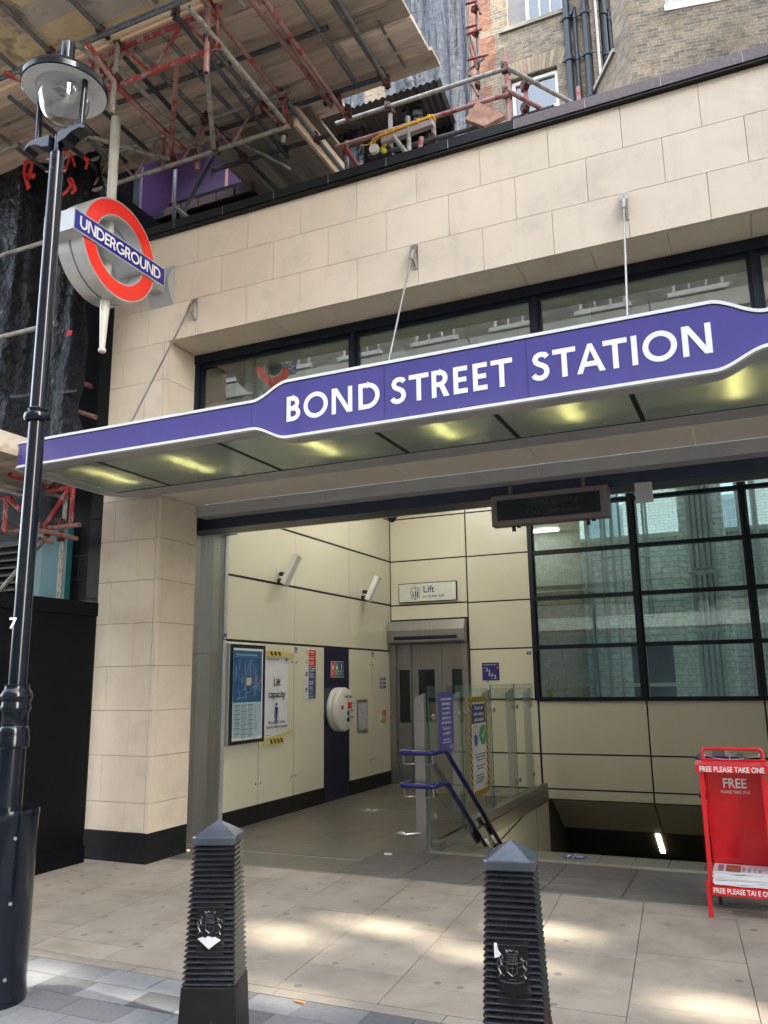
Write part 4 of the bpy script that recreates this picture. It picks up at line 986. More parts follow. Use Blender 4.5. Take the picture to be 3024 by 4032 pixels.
# tiny location plates
for (y, z, lab, x) in ((7.82, 2.13, 'tiny navy location plate on the steel edge channel', X0 + .036), (9.475, 2.03, 'tiny navy location plate on the panel with the red notices', X0), (12.49, 2.135, 'tiny navy location plate beside the lift header', X0), (11.865, 2.03, 'tiny navy location plate above the warning labels', X0)):
    t_ = thing('location_plate', lab, 'label', (x, y, z), 'tiny navy location plates')
    m = M(); m.box(x + .0005, x + .003, y - .03, y + .03, z - .035, z + .035); m.build('plate', signblue, t_)
    m = M(); bars(m, (x + .0035, y - .018, z + .022), RT, UP, 1, .03, .012, .01, .5, 2); bars(m, (x + .0035, y - .02, z - .002), RT, UP, 2, .042, .010, .013, .1, 3); m.build('printing', lettw, t_)
t_ = thing('location_plate', 'tiny navy location plate at the top corner of the panel by the big window', 'label', (-3.22, BY, 2.0), 'tiny navy location plates')
m = M(); m.box(-3.255, -3.192, BY - .003, BY - .0005, 1.982, 2.03); m.build('plate', signblue, t_)
m = M(); bars(m, (-3.24, BY - .0035, 2.015), (1, 0, 0), UP, 2, .035, .009, .014, .2, 3); m.build('printing', lettw, t_)
# two cctv housings on the left wall
for i, (y, lab) in enumerate(((8.93, 'white camera housing on the left wall, the larger one nearer the street'), (11.40, 'white camera housing on the left wall, the further one beside the lift'))):
    t_ = thing('security_camera', lab, 'camera', (X0, y, 2.9), 'white camera housings on the cream wall')
    m = M(); p0 = Vector((X0 + .16, y - .04, 2.83)); p1 = Vector((X0 + .30, y + .05, 3.19)); m.beam(p0, p1, .10, .085, (1, 0, .0)); m.build('housing', white, t_, bevel=.012)
    d = (p1 - p0).normalized(); m = M(); m.beam(p1 - d*.005, p1 + d*.012, .108, .095, (1, 0, 0)); m.build('visor', white, t_, bevel=.004)
    m = M(); m.box(X0, X0 + .018, y + .03, y + .09, 2.87, 3.06); m.tube((X0 + .01, y + .06, 3.0), (X0 + .13, y + .03, 2.98), .022, 10); m.build('bracket', white, t_)
    m = M(); m.tube((X0 + .05, y + .05, 2.985), (X0 + .13, y + .03, 2.97), .030, 12); m.box(X0 + .02, X0 + .12, y + .02, y + .08, 2.86, 2.92); m.build('joint', rubber, t_)
t_ = thing('dome_camera', 'dark dome camera under the shutter beam above the left wall', 'camera', (-3.6, 7.6, 3.25))
q = (-3.26, 7.46, 3.262)
m = M(); m.lathe([(.075, .012), (.075, -.012), (.055, -.02)], q, 28); m.build('mount', ledframe, t_, smooth=True)
m = M(); m.lathe([(.05, -.018), (.048, -.035), (.036, -.058), (.018, -.07), (0, -.073)], q, 24); m.build('dome', screen, t_, smooth=True)

# ------------------------------------------------------------------ things on the back wall
ls = thing('lift_sign', 'white oblong sign reading Lift to ticket hall above the lift doors', 'sign', (-4.87, BY - .03, 3.05))
m = M(); m.box(-5.386, -4.354, BY - .05, BY - .001, 2.884, 3.208); m.build('sign_edge', screen, ls, bevel=.012)
m = M(); m.box(-5.372, -4.368, BY - .055, BY - .0505, 2.898, 3.194); m.build('sign_face', pm('sign_face_white', (.68, .70, .62), .35), ls, bevel=.001)
m = M(); yb = BY - .0562
text(m, 'Lift', .155, (-4.94, yb, 3.04), (1, 0, 0), UP, 'LEFT', .012); m.build('lettering', inkm, ls); m = M(); text(m, 'to ticket hall', .072, (-4.94, yb, 2.955), (1, 0, 0), UP, 'LEFT', .006)
for (a, b, c_, d) in ((-5.155, -5.005, 3.118, 3.126), (-5.155, -5.005, 2.95, 2.958), (-5.155, -5.147, 2.95, 3.126), (-5.013, -5.005, 2.95, 3.126)): m.box(a, b, yb - .0002, yb + .0003, c_, d)
m.add([(-5.105, yb, 3.135), (-5.055, yb, 3.135), (-5.08, yb, 3.152)], [(0, 1, 2)]); m.add([(-5.105, yb, 2.941), (-5.055, yb, 2.941), (-5.08, yb, 2.924)], [(0, 1, 2)])
for x_, h_ in ((-5.115, .07), (-5.07, .11), (-5.035, .10)):
    m.box(x_ - .010, x_ + .010, yb - .0003, yb + .0004, 2.97, 2.97 + h_*.9); m.lathe([(0, 0), (.010, 0)], (x_, yb - .0004, 2.985 + h_), 12, 'y')
m.build('lettering', inkm, ls)
bs = thing('lift_plan_sign', 'square navy sign with station lift diagram right of the lift', 'sign', (-3.85, BY, 1.73))
m = M(); m.box(-3.987, -3.709, BY - .006, BY - .0005, 1.60, 1.876); m.build('board', signblue, bs)
m = M(); yb = BY - .0068; text(m, 'Bond Street Station Lifts', .024, (-3.955, yb, 1.838), (1, 0, 0), UP, 'LEFT', .01, .85)
for x_, z0, z1 in ((-3.905, 1.74, 1.80), (-3.87, 1.675, 1.77), (-3.825, 1.665, 1.715), (-3.775, 1.625, 1.69)): m.box(x_ - .006, x_ + .006, yb - .0002, yb, z0, z1)
for z in (1.745, 1.68, 1.665, 1.63): m.box(-3.96 + (1.745 - z), -3.85 + (1.745 - z)*1.0, yb - .0002, yb, z, z + .003)
bars(m, (-3.96, yb, 1.80), (1, 0, 0), UP, 1, .03, .006, .01, 0, 1); m.build('diagram', lettw, bs)
m = M(); m.box(-3.755, -3.725, yb - .0003, yb, 1.775, 1.815); m.build('red_mark', signred, bs)
m = M(); m.box(-3.92, -3.885, BY - .008, BY, 1.565, 1.595); m.build('button', steel, bs)

# ------------------------------------------------------------------ led sign, steel box under the beam
ld = thing('display_sign', 'unlit dark display sign in a taupe case hanging under the beam', 'display sign', (-1.55, 7.1, 3.1))
m = M(); m.box(-2.07, -1.03, 6.98, 7.10, 2.955, 3.235); m.build('case', ledframe, ld, bevel=.012)
m = M(); m.box(-2.012, -1.10, 6.972, 6.9795, 3.0, 3.185); m.build('screen', screen, ld)
m = M(); text(m, 'Emergency', .082, (-1.49, 6.9705, 3.115), (1, 0, 0), UP, 'CENTER', -.004, 1.15); m.build('unlit_lettering', screentext, ld); m = M(); text(m, 'Do not enter', .082, (-1.49, 6.9705, 3.03), (1, 0, 0), UP, 'CENTER', -.004, 1.15)
for q in (.030, .036, .042): m.lathe([(q, 0), (q + .001, 0)], (-1.86, 6.9705, 3.09), 20, 'y')
m.build('unlit_lettering', screentext, ld)
for x_ in (-1.90, -1.24):
    m = M(); m.box(x_ - .016, x_ + .016, 7.02, 7.05, 3.235, 3.335); m.tube((x_, 7.03, 3.235), (x_, 7.03, 3.30), .014, 10); m.build('hanger', ledframe, ld)
for x_ in (-1.88, -1.22): m = M(); m.box(x_ - .016, x_ + .016, 7.03, 7.045, 2.905, 2.955); m.tube((x_ + .03, 7.04, 2.945), (x_ + .06, 7.04, 2.945), .012, 8); m.build('clip', rubber, ld)
m = M(); m.box(-.812, -.672, 7.02, 7.05, 3.055, 3.225)
for x_ in (-.775, -.705): m.lathe([(0, -.004), (.006, -.003), (.007, 0)], (x_, 7.02, 3.16), 8, 'y')
tag(m.build('junction_box', silver_grey), 'small plain grey metal box fixed below the dark beam', 'junction box')

# ------------------------------------------------------------------ glass balustrade with rails
gb = thing('glass_balustrade', 'glass balustrade with steel posts along the left of the stairs', 'balustrade', (-3.08, 10, 0))
for i, (y, zl) in enumerate(((7.72, 0), (8.77, .08), (9.88, .10), (10.95, .10), (11.87, .10))):
    m = M(); xa, xb = (-3.16, -3.055) if i == 0 else (-3.15, -3.06)
    m.add([(xa, y - .02, zl), (xb, y - .02, zl), (xb, y + .05, zl), (xa, y + .05, zl), (xa, y - .02, 1.435), (xb, y - .02, 1.485), (xb, y + .05, 1.485), (xa, y + .05, 1.435)], [(0, 3, 2, 1), (4, 5, 6, 7), (0, 1, 5, 4), (1, 2, 6, 5), (2, 3, 7, 6), (3, 0, 4, 7)])
    m.build('post', steel, gb, bevel=.003)
yy = [7.79, 8.80, 9.91, 10.98, 12.0]
for i in range(4):
    m = M(); m.box(-3.048, -3.036, yy[i], yy[i + 1] - .02, .03, 1.552); g = m.build('glass_panel', glass_bal, gb)
    m = M(); m.box(-3.0479, -3.0361, yy[i] - .002, yy[i] - .0005, .03, 1.552); e = m.build('glass_edge', glass_edge, gb)
m = M()
for y in (7.90, 8.70, 8.90, 9.80, 10.0, 10.88, 11.06, 11.80): m.lathe([(0, .022), (.018, .020), (.03, .012), (.032, 0)], (-3.037, y, 1.245), 16, 'x'); m.lathe([(0, .022), (.018, .020), (.03, .012), (.032, 0)], (-3.037, y, .30), 16, 'x')
m.build('disc_fixing', steel, gb, smooth=True)
m = M(); m.box(-3.035, -2.955, 7.95, 12.3, -.125, .02); m.box(-3.05, -2.95, 7.80, 7.95, -.02, .08); m.box(-3.16, -3.0, 7.80, 12.4, -.02, .0015); m.box(-3.035, -2.975, 8.9, 12.35, .02, .12); m.build('base_channel', liftsteel, gb, bevel=.003)
m = M(); m.path([(-3.12, 7.70, .17), (-3.2, 7.62, .17), (-3.24, 7.60, .165)], .012, 8); m.lathe([(0, -.07), (.02, -.065), (.024, -.05), (.024, .01), (.018, .02), (0, .02)], (-3.255, 7.62, .165), 16, 'x'); m.build('door_stop', steel, gb, smooth=True)
# left handrails
def rail(par, x_out, x_in, z, yb, y1, z1):
    pts = [(x_out, yb + .25, z), (x_out, yb + .06, z)]
    for k in range(1, 6): a = R(90*k/5); pts.append((x_out + (1 - math.cos(a))*.05*(1 if x_in > x_out else -1), yb + .05 - math.sin(a)*.05, z))
    s_ = 1 if x_in > x_out else -1
    for k in range(0, 6): a = R(90*k/5); pts.append((x_in - s_*.05 + s_*math.sin(a)*.05, yb + .05 - math.cos(a)*.05, z))
    pts += [(x_in, yb + .35, z), (x_in, yb + .39, z - .012), (x_in, y1, z1)]
    m = M(); m.path(pts, .026, 12); return m.build('handrail', railblue, par, smooth=True)
hr = thing('stair_handrail', 'pair of blue handrails wrapping the first glass balustrade post and going down', 'handrail', (-3.1, 7.7, 0))
rail(hr, -3.27, -2.93, .925, 7.58, 10.6, -.85); rail(hr, -3.27, -2.93, .62, 7.58, 10.2, -.90)
for z in (.925, .62):
    for s_ in (-1, 1):
        m = M(); x0 = -3.108 + s_*.05; m.path([(x0, 7.70, z - .12), (x0 + s_*.085, 7.68, z - .12), (x0 + s_*.10, 7.66, z - .11), (x0 + s_*.10, 7.65, z - .02)], .009, 8); m.build('rail_bracket', steel, hr, smooth=True)
hr2 = thing('stair_handrail', 'pair of blue handrails mostly hidden behind the red newspaper rack', 'handrail', (-.4, 7.7, 0))
rail(hr2, -.54, -.22, .93, 7.58, 10.6, -.85); rail(hr2, -.54, -.22, .63, 7.58, 10.2, -.90)
m = M(); m.box(-.43, -.33, 7.70, 7.77, 0, 1.0); m.build('post', steel, hr2)
# notices on the glass
n1 = thing('distancing_notice', 'tall purple-blue notice about social distancing fixed to the glass', 'notice', (-3.03, 8.28, 1.2))
m = M(); m.box(-3.0345, -3.032, 8.06, 8.50, .885, 1.485); m.build('board', pm('notice_violet_blue', (.085, .075, .36), .35, var=.05), n1)
m = M(); xt = -3.0310
for i, s_ in enumerate(('In order to maintain', 'social distancing', 'we are limiting', 'the number of', 'people who can', 'enter this station')): text(m, s_, .044, (xt, 8.28, 1.405 - i*.048), RT, UP, 'CENTER', .012, .92)
for i, s_ in enumerate(('Thank you for', 'your patience')): text(m, s_, .044, (xt, 8.28, 1.105 - i*.048), RT, UP, 'CENTER', .012, .92)
text(m, 'Maintain a 2 metre', .026, (xt, 8.28, 1.00), RT, UP, 'CENTER', .01); text(m, 'distance where possible', .026, (xt, 8.28, .972), RT, UP, 'CENTER', .01)
m.lathe([(.012, 0), (.018, 0)], (xt, 8.39, .925), 20, 'x'); ln(m, [(8.368, .925), (8.412, .925)], .007, xt); bars(m, (xt, 8.42, .94), RT, UP, 3, .06, .007, .012, .3, 3); bars(m, (xt, 8.08, .908), RT, UP, 1, .09, .006, .012, 0, 2); m.build('lettering', lettw, n1)
n2 = thing('face_covering_poster', 'white face covering poster edged in yellow and black hazard tape', 'poster', (-3.03, 9.3, .9))
m = sheet(9.02, 9.60, .36, 1.37, -3.031, .006, seed=5); m.build('paper_sheet', paper, n2, smooth=True)
xh = -3.0285 + .016
def hz_strip(y0, y1, z0, z1, vert):
    m = M(); m.add([(xh, y, z) for y, z in ((y0, z0), (y1, z0), (y1, z1), (y0, z1))], [(0, 1, 2, 3)]); m.build('hazard_tape', tapeh, n2)
    m = M(); w = (y1 - y0) if vert else (z1 - z0); L = (z1 - z0) if vert else (y1 - y0); n = int(L/.075)
    for k in range(n):
        a = k*L/n
        if vert: pts = [(y0, z1 - a), (y1, z1 - a - w), (y1, z1 - a - w - .035), (y0, z1 - a - .035)]
        else: pts = [(y0 + a, z0), (y0 + a + w, z1), (min(y0 + a + w + .035, y1), z1), (min(y0 + a + .035, y1), z0)]
        pts = [(y, max(z, z0)) for y, z in pts]
        m.add([(xh + .001, y, z) for y, z in pts], [(0, 1, 2, 3)])
    m.build('hazard_stripe', blackgap, n2)
hz_strip(8.975, 9.045, .30, 1.43, True); hz_strip(9.575, 9.645, .33, 1.42, True); hz_strip(9.046, 9.574, 1.355, 1.42, False); hz_strip(9.046, 9.574, .33, .39, False)
XT = xh + .0005
m = M(); m.box(XT - .001, XT, 9.075, 9.56, 1.12, 1.335); m.build('heading_panel', signblue, n2)
m = M()
for i, s_ in enumerate(('You must wear', 'a face covering on', 'public transport')): text(m, s_, .060, (XT + .001, 9.318, 1.275 - i*.065), RT, UP, 'CENTER', .015, .88)
m.build('heading_text', lettw, n2)
m = M(); m.lathe([(0, 0), (.115, 0)], (XT + .0005, 9.455, .985), 32, 'x'); m.build('tick_disc', pm('tick_green', (.02, .35, .12), .4), n2)
m = M(); ln(m, [(9.405, .985), (9.44, .945)], .026, XT + .0015); ln(m, [(9.432, .94), (9.505, 1.035)], .026, XT + .0015); m.build('tick', lettw, n2)
m = M(); ln(m, [(9.10, .94), (9.105, 1.03), (9.135, 1.085), (9.20, 1.10), (9.245, 1.06), (9.25, 1.0), (9.262, .95), (9.25, .93)], .007, XT + .001); ln(m, [(9.12, 1.01), (9.16, 1.03), (9.20, 1.0), (9.235, .98)], .005, XT + .001); ln(m, [(9.12, .88), (9.10, .82)], .006, XT + .001); ln(m, [(9.23, .87), (9.26, .83)], .006, XT + .001)
for i, s_ in enumerate(('Your cover must be on covering your', 'mouth and nose at all times while', 'travelling on our services')): text(m, s_, .030, (XT + .001, 9.32, .77 - i*.032), RT, UP, 'CENTER', 0, .85)
for i, s_ in enumerate(('If it will not be worn or removed', 'penalties could apply')): text(m, s_, .030, (XT + .001, 9.32, .645 - i*.032), RT, UP, 'CENTER', 0, .85)
bars(m, (XT + .001, 9.15, .555), RT, UP, 4, .34, .012, .025, .3, 11); m.lathe([(.014, 0), (.02, 0)], (XT + .001, 9.46, .43), 20, 'x'); bars(m, (XT + .001, 9.49, .45), RT, UP, 3, .07, .008, .014, .3, 4)
m.build('printing', inkm, n2)
m = M(); m.add([(XT + .0008, y, z) for y, z in ((9.125, .985), (9.19, 1.0), (9.25, .975), (9.245, .885), (9.19, .865), (9.135, .885))], [tuple(range(6))]); m.build('mask_drawing', pm('mask_blue', (.03, .10, .42), .4), n2)
# floor stickers
def sticker(x, y, rx, ry, lab, arrow):
    t_ = thing('floor_sticker', lab, 'floor sticker', (x, y, 0))
    m = M(); n = 40; m.add([(x + rx*math.cos(2*PI*k/n), y + ry*math.sin(2*PI*k/n), .004) for k in range(n)] + [(x + rx*math.cos(2*PI*k/n), y + ry*math.sin(2*PI*k/n), .0005) for k in range(n)], [tuple(range(n)), tuple(range(2*n - 1, n - 1, -1))] + [(k, (k + 1) % n, n + (k + 1) % n, n + k) for k in range(n)]); m.build('disc', deepblue if arrow else inkgrey, t_)
    m = M()
    if arrow:
        m.add([(x - .06, y - .05, .005), (x - .045, y - .05, .005), (x - .045, y + .01, .005), (x - .025, y + .01, .005), (x - .0525, y + .05, .005), (x - .08, y + .01, .005), (x - .06, y + .01, .005)], [tuple(range(7))]); m.add([(x - .003, y - .09, .005), (x + .003, y - .09, .005), (x + .003, y + .09, .005), (x - .003, y + .09, .005)], [(0, 1, 2, 3)])
        for k in range(3): m.add([(x + .02, y + .04 - k*.03, .005), (x + .08, y + .04 - k*.03, .005), (x + .08, y + .028 - k*.03, .005), (x + .02, y + .028 - k*.03, .005)], [(0, 3, 2, 1)])
    else:
        for q in (-.05, .05): m.lathe([(.0, 0), (.035, 0)], (x + q, y, .005), 16)
    m.build('marking', lettw, t_)
sticker(-1.715, 8.0, .115, .095, 'round blue floor sticker with an arrow at the top of the stairs', True)
sticker(-4.67, 9.9, .14, .13, 'round grey floor sticker on the tiles in front of the lift', False)
tag(M().box(-3.40, -3.33, 7.47, 7.505, 0, .012).build('litter', paper), 'crumpled scrap of white litter at the left edge of the grooved tiles', 'litter')
m = M(); m.lathe([(0, .004), (.022, .003), (.024, 0)], (-2.84, 7.71, .0005), 12); tag(m.build('bottle_cap', pm('cap_green', (.35, .42, .08), .5)), 'small yellow green bottle cap on the pale strip by the balustrade', 'bottle cap')
m = M(); m.tube((-2.33, 3.995, .007), (-2.27, 3.985, .007), .0065, 8); m.build('cigarette_butt', pm('butt_orange', (.6, .25, .08), .7)); tag(bpy.data.objects['cigarette_butt'], 'orange and white cigarette butt on the granite setts', 'cigarette butt')

# ------------------------------------------------------------------ newspaper rack
nr = thing('newspaper_rack', 'red metal free newspaper rack lettered FREE PLEASE TAKE ONE', 'newspaper rack', (-.25, 6.5, 0))
def q4(m, a, b, c, d, t=(0, .004, 0)):
    vs = [Vector(p) for p in (a, b, c, d)]; t = Vector(t); m.add(vs + [v + t for v in vs], [(0, 1, 2, 3), (7, 6, 5, 4), (0, 4, 5, 1), (1, 5, 6, 2), (2, 6, 7, 3), (3, 7, 4, 0)])
XA, XB = -.452, -.03
m = M(); q4(m, (XA + .02, 6.665, .24), (XB - .02, 6.665, .24), (XB - .02, 6.47, 1.02), (XA + .02, 6.47, 1.02)); m.build('back_panel', rackred, nr)
for x_ in (XA, XB):
    m = M(); s_ = -.004 if x_ == XB else .004
    m.add([(x_, 6.40, .16), (x_, 6.67, .16), (x_, 6.47, .99), (x_, 6.37, .95), (x_ + s_, 6.40, .16), (x_ + s_, 6.67, .16), (x_ + s_, 6.47, .99), (x_ + s_, 6.37, .95)], [(0, 1, 2, 3), (7, 6, 5, 4), (0, 4, 5, 1), (1, 5, 6, 2), (2, 6, 7, 3), (3, 7, 4, 0)])
    m.box(x_ - .008, x_ + .022 if s_ > 0 else x_ + .008, 6.365, 6.37, .22, .95) if False else None
    m.build('side_panel', rackred, nr)
    m = M(); m.beam((x_ + (.012 if s_ > 0 else -.012), 6.372, .95), (x_ + (.012 if s_ > 0 else -.012), 6.398, .20), .03, .006, (0, 1, 0)); m.build('side_flange', rackred, nr)
m = M(); m.prism([(6.35, .951), (6.35, .999), (6.46, 1.024), (6.47, 1.018), (6.365, .99), (6.36, .951)], -.477, -.005, 'yz'); m.build('header', rackred, nr, bevel=.002)
m = M(); text(m, 'FREE PLEASE TAKE ONE', .0495, (-.241, 6.3488, .956), (1, 0, 0), UP, 'CENTER', .02, .80)
m.build('lettering', lettw, nr); m = M()
yb = lambda z: 6.47 + (1.02 - z)*.25 - .006
upb = Vector((0, -.25, 1)).normalized()
text(m, 'FREE', .095, (-.235, yb(.845) - .001, .835), (1, 0, 0), upb, 'CENTER', .02, .80); text(m, 'PLEASE TAKE ONE', .029, (-.235, yb(.80) - .001, .795), (1, 0, 0), upb, 'CENTER', .015, .80)
m.build('lettering', lettw, nr); m = M(); text(m, 'FREE PLEASE TAI E ONE', .046, (-.236, 6.3588, .163), (1, 0, 0), UP, 'CENTER', .02, .80); m.build('lettering', lettw, nr)
m = M(); m.box(-.438, -.028, 6.36, 6.366, .148, .212); m.box(-.438, -.028, 6.36, 6.66, .205, .211); m.build('tray', rackred, nr, bevel=.001)
m = M(); m.path([(-.428, 6.48, 1.0), (-.428, 6.485, 1.075), (-.420, 6.487, 1.095), (-.40, 6.488, 1.102), (-.06, 6.488, 1.102), (-.042, 6.487, 1.095), (-.034, 6.485, 1.075), (-.034, 6.48, 1.0)], .0125, 12); m.build('handle', rackred, nr, smooth=True)
m = M(); m.box(-.44, -.02, 6.462, 6.474, 1.005, 1.034)
for k in range(6): m.tube((-.42 + k*.07, 6.46, 1.03), (-.375 + k*.07, 6.46, 1.03), .005, 8)
m.build('hinge', rackred, nr)
for x_ in (-.458, -.012): m = M(); m.box(x_ - .014, x_ + .014, 6.375, 6.395, .004, .235); m.box(x_ - .017, x_ + .017, 6.362, 6.40, 0, .006); m.build('leg', rackred, nr, bevel=.003)
for x_ in (-.41, -.06): m = M(); m.box(x_ - .018, x_ + .018, 6.70, 6.73, .05, .17); m.beam((x_, 6.66, .17), (x_, 6.73, .15), .03, .02); m.build('wheel_bracket', rackred, nr); m = M(); m.lathe([(0, -.012), (.03, -.012), (.034, 0), (.03, .012), (0, .012)], (x_, 6.715, .036), 20, 'x'); m.build('wheel', rubber, nr)
for x_ in (-.423, -.255, -.045):
    m = M(); m.path([(x_ - .012, 6.47, 1.055), (x_ - .014, 6.485, 1.115 if x_ == -.255 else 1.07), (x_ + .012, 6.505, 1.06), (x_ + .002, 6.468, 1.03)], .002, 6); m.build('string', paper, nr)
m = M(); m.path([(-.41, 6.46, 1.06), (-.33, 6.455, 1.035), (-.26, 6.455, 1.03), (-.16, 6.455, 1.038), (-.05, 6.46, 1.06)], .0012, 5); m.build('string', paper, nr)
np_ = thing('newspaper_stack', 'stack of folded free newspapers in the tray of the red rack', 'newspapers', (-.23, 6.5, .21))
rnd = random.Random(8); m = M(); z = .2125
for k in range(9):
    h = .0085 + rnd.random()*.003; dx = rnd.uniform(-.006, .006); dy = rnd.uniform(-.006, .004); n = 10; top = []; bot = []
    for i in range(n + 1):
        u = i/n; w = .004*noise.noise(Vector((u*3 + k, k, 0))); top.append((-.422 + dx + .375*u, w))
    for (ya) in (0,):
        A = [(x, 6.372 + dy, z + w) for x, w in top]; B = [(x, 6.372 + dy, z + h + w - .001) for x, w in top]; Cc_ = [(x, 6.64, z + h + .0) for x, w in top]; D = [(x, 6.64, z) for x, w in top]
        m.strip(A, B); m.strip(B, Cc_); m.add([A[0], B[0], Cc_[0], D[0]], [(0, 1, 2, 3)]); m.add([A[-1], B[-1], Cc_[-1], D[-1]], [(0, 1, 2, 3)])
    z += h
m.build('paper_pile', paper, np_)
zt = z + .0035
m = M(); m.box(-.34, -.245, 6.385, 6.58, zt, zt + .0008); m.build('cover_photo', pm('newsprint_photo', (.30, .12, .07), .6, var=.6, scale=25), np_)
m = M()
for i, s_ in enumerate(('WE WANT', 'ANSWERS', 'LIK SAYS', 'PS WIFE')): text(m, s_, .030, (-.215 + i*.034, 6.39, zt + .001), (0, 1, 0), (-1, 0, 0), 'LEFT', .02)
m.box(-.39, -.355, 6.385, 6.58, zt, zt + .0007); m.build('headline', inkgrey, np_)

# ------------------------------------------------------------------ scaffolding
TM = dict(g=tubegrey, l=tubelight, d=tubedark, r=tubered, m=tubepink, p=tubepink)
def addtubes(par, L, r=.0242):  # most endpoint tables were worked out from image pixels on assumed planes
    for c, a, b in L:
        m = M(); m.tube(a, b, r, 12, hollow=True); m.build('tube', TM[c], par, smooth=True)
cm = M(); cm.tube((-.034, 0, 0), (.034, 0, 0), .034, 8); cm.tube((0, -.034, .045), (0, .034, .045), .034, 8); cm.box(-.03, .03, -.045, .045, .0, .035); cm.tube((.02, .05, -.03), (.02, .05, .06), .008, 6); cm.tube((-.02, -.055, .0), (-.02, -.055, .07), .008, 6); cm.box(.0, .04, .035, .07, -.015, .02)
CMESH = None
def coupler(par, p, rz=0., flip=0.):
    global CMESH
    if CMESH is None:
        o = cm.build('coupler', coupm, par, loc=p); CMESH = o.data
    else:
        o = bpy.data.objects.new('coupler', CMESH); COL.objects.link(o); o.parent = par; o.location = Vector(p) - par.location
    o.rotation_euler = (flip, 0, rz); return o
sf = thing('scaffolding', 'large scaffold deck of timber boards on red and grey tubes over the street', 'scaffolding', (-5, 5, 7.0))
# upper deck boards running along the street
rnd = random.Random(11)
y = 4.96; k = 0
rows = []
while y < 6.46:
    rows.append(y); y += .232
for k, y in enumerate(rows):
    x = -9.0 + rnd.random()*1.0; end = -2.29 + rnd.uniform(-.02, .02)
    w = .226
    while x < end:
        L = rnd.choice((1.5, 2.4, 3.0)); b = min(x + L, end); z = 7.5 + rnd.uniform(-.002, .016)
        if end - b < .4: b = end
        m = M(); tilt = rnd.uniform(-.012, .012); yy0 = y + rnd.uniform(0, .004)
        m.add([(x, yy0, z), (b - .003, yy0, z), (b - .003, yy0 + w, z + tilt), (x, yy0 + w, z + tilt)] + [(x, yy0, z + .038), (b - .003, yy0, z + .038), (b - .003, yy0 + w, z + tilt + .038), (x, yy0 + w, z + tilt + .038)], [(0, 3, 2, 1), (4, 5, 6, 7), (0, 1, 5, 4), (1, 2, 6, 5), (2, 3, 7, 6), (3, 0, 4, 7)])
        m.build('board', board_a, sf); x = b
m = M(); m.box(-3.86, -3.38, 6.475, 6.73, 7.49, 7.528); m.build('board', board_a, sf)
m = M()
for k in range(16): m.box(-9.0 + k*.25, -8.78 + k*.25, 6.6, 9.2, 8.5, 8.54)
m.build('added_shade_deck', board_d, sf)  # extra deck added overhead to shade the purple hoarding
# steel end bands
m = M()
for y in (5.76, 5.99, 6.225): m.box(-2.60, -2.575, y + .02, y + .20, 7.480, 7.4855)
m.build('board_band', tubegrey, sf)
# sheeted part nearer the street: wide ply, stepped joints
y = 3.2; k = 0
while y < 4.90:
    x = -9.5 + (k % 3)*.37
    while x < -3.0:
        L = rnd.choice((1.1, 1.25, .9)); m = M(); z = 7.50 + rnd.uniform(0, .012); m.box(x + .003, min(x + L, -3.0), y + .003, min(y + .222, 4.83), z, z + .03); m.build('ply_sheet', rnd.choice((board_y, board_y, board_g)), sf); x += L
    y += .225; k += 1
for y_ in (4.868, 4.915):
    m = M(); m.box(-7.2, -3.3, y_, y_ + .024, 7.41, 7.49); m.build('timber_joist', newwood, sf)
